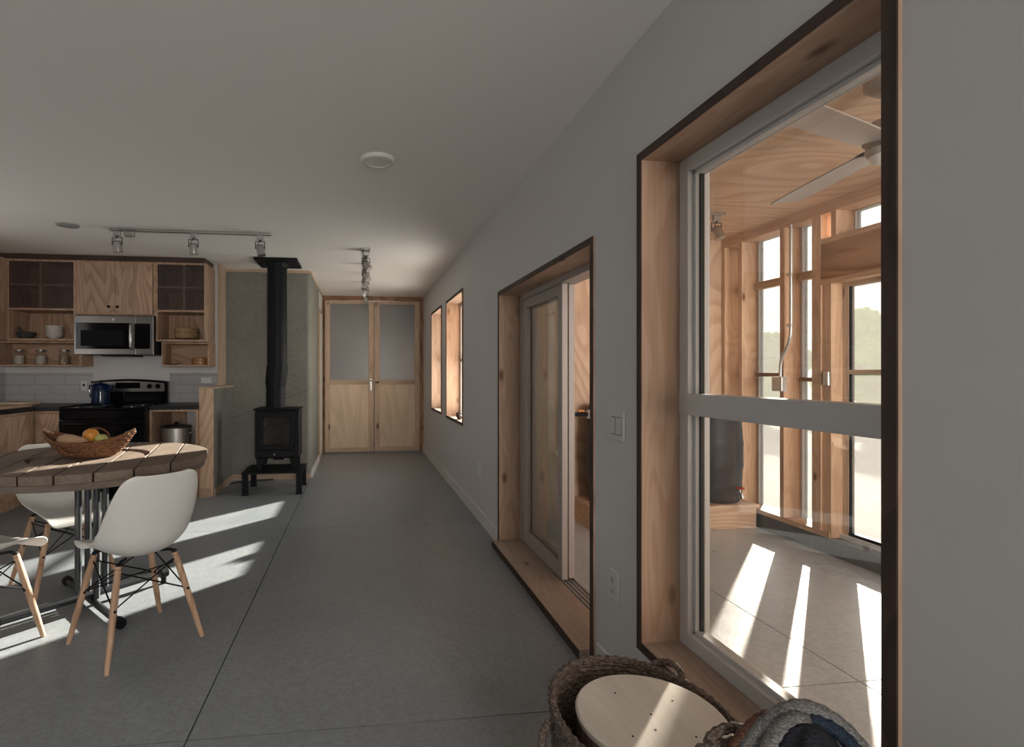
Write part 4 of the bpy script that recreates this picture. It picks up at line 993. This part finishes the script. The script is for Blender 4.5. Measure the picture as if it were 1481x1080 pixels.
# ------------------------------------------------------------------ cable-spool dining table
TX, TY, TR, TZ = -1.44, 3.07, .585, .805
t = thing('dining_table', (TX, TY, 0), 'round weathered plank table on a bundle of steel pipes', 'table')
pd = Vector((-.22, .975)).normalized(); pn = Vector((pd.y, -pd.x))
RIN = .275
bounds = [-TR, -.44, -.292, -.150, -.012, .135, .288, .432, TR]
def plank(parent, a, b, z0, z1, zin, nm, m, R, split=True, ang=0.0, rin=RIN):
    mb = MB(); g_ = .0035; a += g_; b -= g_
    d0 = pd.copy(); n0 = pn.copy()
    if ang: d0 = Vector((pd.x * math.cos(ang) - pd.y * math.sin(ang), pd.x * math.sin(ang) + pd.y * math.cos(ang))); n0 = Vector((d0.y, -d0.x))
    N = 22
    us = [a + (b - a) * k / N for k in range(N + 1)]
    def lim(u, r): return math.sqrt(max(r * r - u * u, 0))
    def poly(top, bot, zt):
        pl = [n0 * u + d0 * v for u, v in bot] + [n0 * u + d0 * v for u, v in reversed(top)]
        pl = [(TX + p.x, TY + p.y) for p in pl]
        cl = [pl[0]]
        for p in pl[1:]:
            if (Vector(p) - Vector(cl[-1])).length > 1e-4: cl.append(p)
        if (Vector(cl[0]) - Vector(cl[-1])).length < 1e-4: cl.pop()
        if len(cl) > 2: mb.prism(cl, z0, zt)
    if split and min(abs(a), abs(b)) < rin or (a < 0 < b and split):
        gr = .009
        uo = [(u, lim(u, R)) for u in us]
        ui = [(u, lim(u, rin + gr)) for u in us]
        poly(uo, ui, z1)
        poly([(u, -v) for u, v in ui], [(u, -v) for u, v in uo], z1)
        k = [u for u in us if abs(u) < rin - gr]
        if len(k) > 1:
            # extend to the circle's end inside this plank
            lo = max(a, -(rin - gr)); hi = min(b, rin - gr)
            k = [lo + (hi - lo) * i / N for i in range(N + 1)]
            poly([(u, lim(u, rin - gr)) for u in k], [(u, -lim(u, rin - gr)) for u in k], zin)
    else:
        poly([(u, lim(u, R)) for u in us], [(u, -lim(u, R)) for u in us], z1)
    return mb.build(nm, m, parent, bevel=.003)
M['spool_top'] = wood('weathered_spool_plank', (0.215, 0.163, 0.127), (0.09, 0.068, 0.054), 'Y', 5.0, rough=0.72, knots=0.4, plain=True, contrast=.42)
for a, b in zip(bounds, bounds[1:]): plank(t, a, b, TZ - .042, TZ, TZ - .010, 'top_plank', M['spool_top'], TR)
for a, b in ((-.57, -.36), (-.36, -.18), (-.18, .0), (.0, .18), (.18, .36), (.36, .57)): plank(t, a, b, TZ - .076, TZ - .044, 0, 'under_plank', M['spoolX'], TR * .975, split=False, ang=math.radians(90))
for x_, y_ in ((-1.485, 3.036), (-1.477, 3.121), (-1.399, 3.05), (-1.40, 3.148)):
    MB().tube([(x_, y_, .045), (x_, y_, TZ - .077)], .0165, 16).build('pipe_leg', M['chrome_dark'], t, smooth=True)
for k, (a_, b_) in enumerate((((-1.17, 2.78), (-1.711, 3.38)), ((-1.725, 2.762), (-1.159, 3.344)))):
    z = .026 + .036 * k
    MB().tube([(a_[0], a_[1], z), (b_[0], b_[1], z)], .018, 14).build('foot_pipe', M['chrome_dark'], t, smooth=True)
    for e_ in (a_, b_):
        v = (Vector(b_) - Vector(a_)).normalized() * .02
        MB().tube([(e_[0] - v.x, e_[1] - v.y, z), (e_[0] + v.x, e_[1] + v.y, z)], .026, 14).build('end_cap', M['black'], t, smooth=True)
        if k == 1:
            MB().tube([(e_[0], e_[1], 0), (e_[0], e_[1], z - .018)], .016, 12).build('foot_pad', M['black'], t)
MB().box(-1.51, -1.375, 3.01, 3.175, TZ - .087, TZ - .0775).build('mounting_plate', M['black'], t)

# ------------------------------------------------------------------ chairs
def chair_proto():
    t = thing('dining_chair', (0, 0, 0))
    # side profile: (y, z, half width, curl)
    prof = [(.278, .400, .160, .00), (.268, .430, .180, .01), (.225, .447, .198, .02), (.12, .442, .212, .045), (.02, .428, .222, .075), (-.08, .425, .230, .105),
            (-.155, .445, .234, .125), (-.200, .495, .234, .12), (-.225, .565, .230, .10), (-.245, .645, .222, .075), (-.262, .725, .205, .05), (-.275, .785, .180, .032), (-.280, .812, .150, .022)]
    def interp(v):
        x = v * (len(prof) - 1); i = min(int(x), len(prof) - 2); f = x - i
        def cr(k):
            p0 = prof[max(i - 1, 0)][k]; p1 = prof[i][k]; p2 = prof[i + 1][k]; p3 = prof[min(i + 2, len(prof) - 1)][k]
            return .5 * ((2 * p1) + (-p0 + p2) * f + (2 * p0 - 5 * p1 + 4 * p2 - p3) * f * f + (-p0 + 3 * p1 - 3 * p2 + p3) * f ** 3)
        return [cr(k) for k in range(4)]
    def Pt(u, v):
        y, z, hw, curl = interp(v)
        y2, z2, _, _ = interp(min(1, v + .01)); y1, z1, _, _ = interp(max(0, v - .01))
        ty, tz = y2 - y1, z2 - z1; L = math.hypot(ty, tz) or 1; ty /= L; tz /= L
        ny, nz = tz, -ty      # towards the sitter
        q = 2 * u - 1
        # rounded corners at both ends
        e = min(v, 1 - v)
        k = 1.0
        if e < .09: k = .80 + .20 * math.sqrt(max(0, 1 - ((.09 - e) / .09) ** 2))
        aq = abs(q)
        c = curl * aq ** 2.3
        x = hw * k * q * (1 - .10 * aq ** 4)
        back = 0.0
        if v > .9: back = 0
        return Vector((x, y + ny * c, z + nz * c))
    sh = MB().grid(Pt, 25, 49).build('seat_shell', M['shell'], t, smooth=True, world=False)
    so = sh.modifiers.new('thick', 'SOLIDIFY'); so.thickness = .006; so.offset = 0
    su = sh.modifiers.new('sub', 'SUBSURF'); su.levels = 1; su.render_levels = 1
    feet = [(-.21, .21), (.21, .21), (.21, -.21), (-.21, -.21)]
    tops = [(-.125, .145), (.125, .145), (.125, -.115), (-.125, -.115)]
    for (fx, fy), (tx_, ty_) in zip(feet, tops):
        a = Vector((tx_, ty_, .405)); b = Vector((fx, fy, 0))
        lg = MB().tube([a, a.lerp(b, .25), a.lerp(b, .7), b], [.0135, .0150, .0140, .0105], 14).build('leg', M['leg_wood'], t, smooth=True, world=False)
        br = MB().tube([Vector((tx_ * .62, ty_ * .66, .418)), Vector((tx_ * .86, ty_ * .90, .420)), a + Vector((0, 0, .006)), a.lerp(b, .035)], [.006, .007, .010, .0142], 10)
        br.build('bracket', M['black'], lg, smooth=True, world=False)
        q = a.lerp(b, .42)
        MB().tube([q + Vector((0, -.018, 0)), q + Vector((0, .018, 0))], .006, 8).build('bolt', M['black'], lg, world=False)
    w_ = MB()
    def at(i, u): return Vector((*tops[i], .405)).lerp(Vector((*feet[i], 0)), u)
    for i in range(4):
        j = (i + 1) % 4
        w_.tube([at(i, .06), at(j, .42)], .0035, 6); w_.tube([at(j, .06), at(i, .42)], .0035, 6)
    w_.tube([at(0, .42), at(2, .10)], .003, 6); w_.tube([at(1, .42), at(3, .10)], .003, 6)
    w_.build('wire_brace', M['black'], t, world=False)
    return t
ch = chair_proto()
ch.location = (-1.04, 2.645, 0); ch.rotation_euler.z = math.radians(45)
tag(ch, 'white shell chair with dowel legs in front of the table, seen from behind', 'chair', 'white shell chairs around the table')
c2 = copy_tree(ch); c2.location = (-1.75, 3.42, 0); c2.rotation_euler.z = math.radians(-135)
tag(c2, 'white shell chair on the far side of the table', 'chair', 'white shell chairs around the table')
c3 = copy_tree(ch); c3.location = (-1.761, 2.61, 0); c3.rotation_euler.z = math.radians(-20)
tag(c3, 'white shell chair cut off by the left frame edge with pipe shadows on its seat', 'chair', 'white shell chairs around the table')

# ------------------------------------------------------------------ fruit basket
BXc, BYc, BZ = -1.466, 3.115, TZ - .009
t = thing('fruit_basket', (BXc, BYc, BZ), 'brown boat-shaped wicker basket of fruit on the plank table', 'basket')
M['reed'] = weave('dark_brown_reed', (0.115, 0.045, 0.018), (0.26, 0.11, 0.045), 60)
M['reed_light'] = mat('pale_reed', (0.36, 0.22, 0.12), .6, noise=(60, .4))
ax = Vector((.9925, -.122, 0)); ay = Vector((.122, .9925, 0))
La, Lb = .243, .135
def rim_h(c_): return .078 + .056 * abs(c_) ** 2.6
def bpt(a, v):
    c_, s_ = math.cos(a), math.sin(a)
    k = .46 + .54 * (v ** .7)
    rx = La * k; ry = Lb * (.42 + .58 * v ** .62)
    pointed = abs(c_) ** 1.08 * (1 if c_ > 0 else -1)
    h = rim_h(c_) * v ** 1.15
    if abs(c_) > .985 and v > .85: h += .0
    return Vector((BXc, BYc, BZ + .004)) + ax * rx * pointed + ay * ry * s_ * abs(s_) ** .25 + Vector((0, 0, h))
wv = MB()
NR = 13
for i in range(NR):
    v = .02 + .98 * i / (NR - 1)
    n_ = 96
    ring = []
    for k in range(n_):
        a = 2 * math.pi * k / n_
        p = bpt(a, v); o_ = (p - Vector((BXc, BYc, p.z))).normalized() * (.0022 * (1 if (k // 2 + i) % 2 else -1))
        ring.append(p + o_)
    wv.tube(ring, .0050 if i < NR - 1 else .0075, 6, closed=True)
wv.build('woven_body', M['reed'], t, smooth=True)
MB().grid(lambda u, v: bpt(2 * math.pi * u, max(.012, v * .99)), 73, 12).build('lining', M['reed'], t, smooth=True)
st = MB()
for k in range(30):
    a = 2 * math.pi * k / 30
    st.tube([bpt(a, v) + (bpt(a, v) - Vector((BXc, BYc, bpt(a, v).z))).normalized() * .003 for v in (.05, .25, .5, .75, 1.0)], .0034, 6)
st.build('staves', M['reed'], t, smooth=True)
cr_ = Vector((BXc, BYc, BZ))
hb = []
for k in range(13):
    a = math.pi * k / 12
    hb.append(cr_ + ax * (-.035 + .062 * math.cos(a) * 1.2) + ay * .118 + Vector((0, 0, .088 + .055 * math.sin(a))))
MB().tube(hb, .0055, 8).build('handle', M['reed'], t, smooth=True)
hb = []
for k in range(13):
    a = math.pi * k / 12
    hb.append(cr_ + ax * (.0 + .075 * math.cos(a)) - ay * (.128 + .012 * math.sin(a)) + Vector((0, 0, .082 - .050 * math.sin(a))))
MB().tube(hb, .0055, 8).build('handle', M['reed'], t, smooth=True)
tw = MB()
for c_ in (1, -1):
    p = bpt(0 if c_ > 0 else math.pi, 1.0)
    tw.tube([p - ax * c_ * .05 - Vector((0, 0, .012)), p + Vector((0, 0, .004)), p + ax * c_ * .006 + Vector((0, 0, .016))], [.006, .010, .006], 8)
tw.build('end_tip', M['reed_light'], t, smooth=True)
M['orange'] = mat('orange_peel', (0.62, 0.25, 0.035), .42, bump=(220, .25), noise=(5, .12))
M['lime'] = mat('yellow_green_peel', (0.44, 0.44, 0.13), .4, bump=(200, .15), noise=(6, .15))
M['squash'] = mat('tan_squash_skin', (0.48, 0.29, 0.17), .5, noise=(5, .12))
def fruit(name, off, r, sc, m, label, cat):
    c = cr_ + ax * off[0] + ay * off[1] + Vector((0, 0, off[2]))
    f_ = thing(name, (c.x, c.y, c.z - r * sc[2]), label, cat)
    MB().ball(c, r, 4, sc).build('flesh', M[m], f_, smooth=True)
    MB().lathe([(.006, -.002), (.004, .002)], (c.x + r * .25, c.y - r * .25, c.z + r * sc[2] * .93), 10).build('stem', M['reed'], f_)
fruit('orange', (-.004, .02, .112), .041, (1, 1, .98), 'orange', 'ripe orange at the middle of the fruit basket', 'fruit')
fruit('lime', (.068, -.005, .094), .033, (1.05, .95, .92), 'lime', 'pale yellow-green lime beside the orange in the basket', 'fruit')
f_ = thing('squash', tuple(cr_ + ax * -.08 + ay * -.02 + Vector((0, 0, .05))), 'tan curved squash lying along the left of the fruit basket', 'squash')
sp_ = [(-.150, .0, .062, .020), (-.135, -.004, .068, .036), (-.105, -.010, .072, .043), (-.070, -.020, .074, .040), (-.040, -.034, .080, .028), (-.012, -.050, .084, .020), (.015, -.060, .086, .016), (.028, -.066, .086, .010)]
MB().tube([cr_ + ax * a + ay * b + Vector((0, 0, c)) for a, b, c, r in [(q[0] - .004, q[1] - .016, q[2] + .012, q[3]) for q in sp_]], [r for *_, r in sp_], 18).build('flesh', M['squash'], f_, smooth=True)
MB().tube([cr_ + ax * .026 + ay * -.066 + Vector((0, 0, .098)), cr_ + ax * .034 + ay * -.080 + Vector((0, 0, .094))], [.009, .006], 8).build('stem', M['reed_light'], f_, smooth=True)

# ------------------------------------------------------------------ foreground baskets
M['seagrass'] = weave('brown_seagrass', (0.06, 0.042, 0.034), (0.22, 0.165, 0.13), 110)
def coil_basket(name, c, r0, r1, hfun, label, rings=30, sy=1.0):
    t = thing(name, (c[0], c[1], 0), label, 'basket')
    b = MB(); n_ = 150
    top = None
    for i in range(rings):
        v = i / (rings - 1)
        ring, rad = [], []
        for k in range(n_):
            a = 2 * math.pi * k / n_
            r = r0 + (r1 - r0) * math.sin(v * math.pi / 2)
            z = .014 + (hfun(a) - .014) * v
            ring.append(Vector((c[0] + r * math.cos(a), c[1] + r * sy * math.sin(a), z)))
            rad.append(.0078 + .0016 * math.sin(k * math.pi * .5 + (i % 2) * math.pi))
        b.tube(ring, rad, 8, closed=True)
    b.build('woven_wall', M['seagrass'], t, smooth=True)
    MB().lathe([(r0 + .004, .004), (r0 + .004, .02), (.003, .022)], (c[0], c[1], 0), 40).build('base', M['seagrass'], t)
    rim, rr = [], []
    for k in range(220):
        a = 2 * math.pi * k / 220
        rim.append(Vector((c[0] + (r1 + .002) * math.cos(a), c[1] + (r1 + .002) * sy * math.sin(a), hfun(a) + .010))); rr.append(.0105 + .002 * math.sin(k * math.pi * .5))
    b = MB().tube(rim, rr, 8, closed=True)
    b.build('rim', M['seagrass'], t, smooth=True)
    return t
def rope(pts, r, parent, nm='handle', m='seagrass'):
    # smooth rope through pts with a twisted radius
    P_ = []
    pts = [Vector(p) for p in pts]
    for i in range(len(pts) - 1):
        p0 = pts[max(i - 1, 0)]; p1 = pts[i]; p2 = pts[i + 1]; p3 = pts[min(i + 2, len(pts) - 1)]
        for k in range(12):
            f = k / 12
            P_.append(.5 * ((2 * p1) + (-p0 + p2) * f + (2 * p0 - 5 * p1 + 4 * p2 - p3) * f * f + (-p0 + 3 * p1 - 3 * p2 + p3) * f ** 3))
    P_.append(pts[-1])
    return MB().tube(P_, [r * (1 + .10 * math.sin(k * 1.57)) for k in range(len(P_))], 8).build(nm, M[m], parent, smooth=True)
B1 = (.712, 1.262)
t = coil_basket('seagrass_basket', B1, .185, .225, lambda a: .375 + .030 * math.cos(a - math.radians(120)), 'brown woven seagrass basket holding the round wooden block')
def rimpt(c, r, deg, z): return Vector((c[0] + r * math.cos(math.radians(deg)), c[1] + r * math.sin(math.radians(deg)), z))
rope([rimpt(B1, .222, 59, .37), rimpt(B1, .232, 54, .408), rimpt(B1, .240, 46, .420), rimpt(B1, .238, 38, .410), rimpt(B1, .225, 33, .37)], .0095, t)
rope([rimpt(B1, .240, 172, .375), rimpt(B1, .262, 176, .33), rimpt(B1, .265, 190, .25), rimpt(B1, .258, 206, .26), rimpt(B1, .250, 214, .34), rimpt(B1, .236, 218, .375)], .0095, t)
# round wooden block
D1 = (.716, 1.240); DR = .180; DZ = .406
M['drum_top'] = wood('pale_wooden_lid', (0.84, 0.77, 0.68), (0.74, 0.65, 0.55), 'Y', 2.5, plain=True, contrast=.5)
M['drum_side_shaded'] = wood('shaded_drum_side', (0.20, 0.135, 0.105), (0.11, 0.07, 0.05), 'Z', 4, plain=True)  # shade on the side is put into this dark brown
t = thing('wooden_drum', (D1[0], D1[1], .03), 'round pale-topped wooden drum standing in the woven basket', 'drum')
MB().lathe([(DR * .80, .030), (DR * .96, .2), (DR * .985, DZ - .020)], (*D1, 0), 64).build('body', M['drum_side_shaded'], t, smooth=True)
MB().lathe([(DR * .988, DZ - .020), (DR, DZ - .012), (DR, DZ - .005), (DR - .005, DZ), (.004, DZ)], (*D1, 0), 96).build('top', M['drum_top'], t, smooth=True)
nl = None
for i, (dx, dy) in enumerate(((-.045, .095), (.085, .045), (.0, .0), (-.02, -.055), (-.085, -.07), (.06, -.09))):
    MB().lathe([(.0028, .0), (.002, .0015)], (D1[0] + dx, D1[1] + dy, DZ), 8).build('nail', M['slot'], t)
# second basket with the blanket
B2 = (.745, .775)
t = coil_basket('seagrass_basket', B2, .19, .225, lambda a: .475 + .012 * math.cos(a - 1.2), 'brown woven basket at the bottom edge with a knitted blanket in it', rings=36)
rope([rimpt(B2, .226, 100, .48), rimpt(B2, .238, 98, .503), rimpt(B2, .238, 86, .520), rimpt(B2, .234, 70, .508), rimpt(B2, .226, 56, .48)], .010, t)
M['knit_grey'] = weave('grey_knit', (0.12, 0.115, 0.115), (0.30, 0.29, 0.28), 190)
M['knit_navy'] = weave('navy_knit', (0.004, 0.005, 0.009), (0.010, 0.013, 0.024), 190)
M['knit_blue'] = weave('blue_knit', (0.006, 0.014, 0.03), (0.018, 0.04, 0.075), 190)
M['knit_rust'] = weave('rust_knit', (0.06, 0.025, 0.014), (0.17, 0.07, 0.038), 190)
t = thing('knitted_blanket', (.82, .86, .40), 'striped grey and navy knitted blanket bulging out of the near basket', 'blanket')
cr3 = Vector((.9925, -.122, 0)); fw3 = Vector((.122, .9925, 0)); bc = Vector((.835, .862, .495))
def heap(u, v):
    a = 2 * math.pi * u; r = v; hc = bc + fw3 * .045
    rad = .130 + .010 * math.sin(3 * a + 1) + .006 * math.sin(7 * a)
    return hc + Vector((math.cos(a) * rad * r * .95, math.sin(a) * rad * r * .85, -.07 + .165 * math.cos(r * math.pi / 2) + .006 * math.sin(5 * a) * r))
MB().grid(heap, 61, 16).build('inner_folds', M['knit_navy'], t, smooth=True)
def fold(arc, w, th_, m, nm='fold'):
    P_ = []
    pts_ = [bc + cr3 * a + fw3 * b + Vector((0, 0, c)) for a, b, c in arc]
    for i in range(len(pts_) - 1):
        p0 = pts_[max(i - 1, 0)]; p1 = pts_[i]; p2 = pts_[i + 1]; p3 = pts_[min(i + 2, len(pts_) - 1)]
        for k in range(10):
            f = k / 10
            P_.append(.5 * ((2 * p1) + (-p0 + p2) * f + (2 * p0 - 5 * p1 + 4 * p2 - p3) * f * f + (-p0 + 3 * p1 - 3 * p2 + p3) * f ** 3))
    P_.append(pts_[-1])
    o = MB().tube(P_, [w * (1 + .07 * math.sin(k * 1.9)) for k in range(len(P_))], 12, flat=th_).build(nm, M[m], t, smooth=True)
    return o
# arcs running left - apex - right across the heap, from the back to the front
fold([(-.135, .075, -.06), (-.095, .085, .015), (-.040, .090, .075), (.025, .085, .100), (.085, .065, .070), (.125, .035, .005), (.145, .02, -.06)], .0175, .8, 'knit_grey')
fold([(-.118, .030, -.06), (-.092, .045, .005), (-.055, .062, .060), (-.015, .066, .090), (.010, .060, .088)], .016, .8, 'knit_grey')
fold([(.020, .075, .088), (.060, .060, .074), (.098, .040, .030), (.125, .01, -.05)], .020, .7, 'knit_blue')
fold([(-.150, .085, -.06), (-.112, .098, .010), (-.058, .105, .065), (-.03, .10, .078)], .012, .9, 'knit_rust')
fold([(-.01, -.070, -.03), (.015, -.060, .005), (.045, -.065, .005), (.06, -.08, -.03)], .018, .8, 'knit_grey')

# ------------------------------------------------------------------ outdoors
struct(MB().box(-60, 90, -60, 120, -.30, -.145), 'ground', mat('pale_gravel', (0.50, 0.48, 0.45), .95, noise=(.6, .25)), 'pale gravel ground outside the windows', 'ground')
def leaves(name, c):
    m = mat(name, c, .8, noise=(2.5, .5)); n = m.node_tree.nodes; l = m.node_tree.links
    b = n['Principled BSDF']; o = next(q for q in n if q.type == 'OUTPUT_MATERIAL')
    tl = n.new('ShaderNodeBsdfTranslucent'); tl.inputs[0].default_value = (*[min(1, q * 1.5) for q in c], 1)
    mx = n.new('ShaderNodeMixShader'); mx.inputs[0].default_value = .5
    l.new(b.outputs[0], mx.inputs[1]); l.new(tl.outputs[0], mx.inputs[2]); l.new(mx.outputs[0], o.inputs[0])
    return m
M['leaf'] = [leaves('pale_green_leaves', (0.40, 0.56, 0.20)), leaves('grey_green_leaves', (0.34, 0.50, 0.24))]
M['bark'] = mat('grey_bark', (0.16, 0.13, 0.11), .9, noise=(8, .3))
def tree(x, y, h_, r, k, label):
    t = thing('tree', (x, y, -.145), label, 'tree', 'trees beyond the sunroom')
    MB().tube([(x, y, -.145), (x + .1, y, h_ * .4), (x, y + .1, h_ * .8)], [.12, .09, .03], 8).build('trunk', M['bark'], t, smooth=True)
    f_ = MB(); rnd = random.Random(k * 7 + 3)
    for i in range(26):
        a = rnd.uniform(0, 6.28); q = r * math.sqrt(rnd.random()); z = rnd.uniform(.25, .95) * h_
        s_ = r * rnd.uniform(.28, .5) * (1.1 - .4 * z / h_)
        g_ = bmesh.ops.create_icosphere(f_.bm, subdivisions=3, radius=s_)
        for v in g_['verts']:
            v.co = v.co * (1 + .18 * math.sin(v.co.x * 19 + i) * math.sin(v.co.y * 17) + .12 * math.sin(v.co.z * 31 + v.co.x * 23)) + Vector((x + q * math.cos(a) * (1.1 - .5 * z / h_), y + q * math.sin(a) * (1.1 - .5 * z / h_), z))
    f_.build('foliage', M['leaf'][k % 2], t, smooth=True)
spots = [(10.5, 17.5, 2.9, 1.25, 'pale green tree farthest left beyond the sunroom glazing'), (11.5, 13.8, 2.3, 1.2, 'grey-green tree seen between the corner stud and conduit stud'), (15.0, 13.6, 3.0, 1.25, 'pale green tree seen beside the thick sunroom post'),
         (13.8, 10.0, 2.7, 1.25, 'grey-green tree seen through the sunroom door'), (17.0, 9.2, 3.0, 1.25, 'pale green tree seen at the right edge of the tall window'), (14.5, 5.6, 2.4, 1.2, 'tree standing right of those seen through the tall window')]
for k, (x, y, h_, r, lb) in enumerate(spots): tree(x, y, h_, r, k, lb)
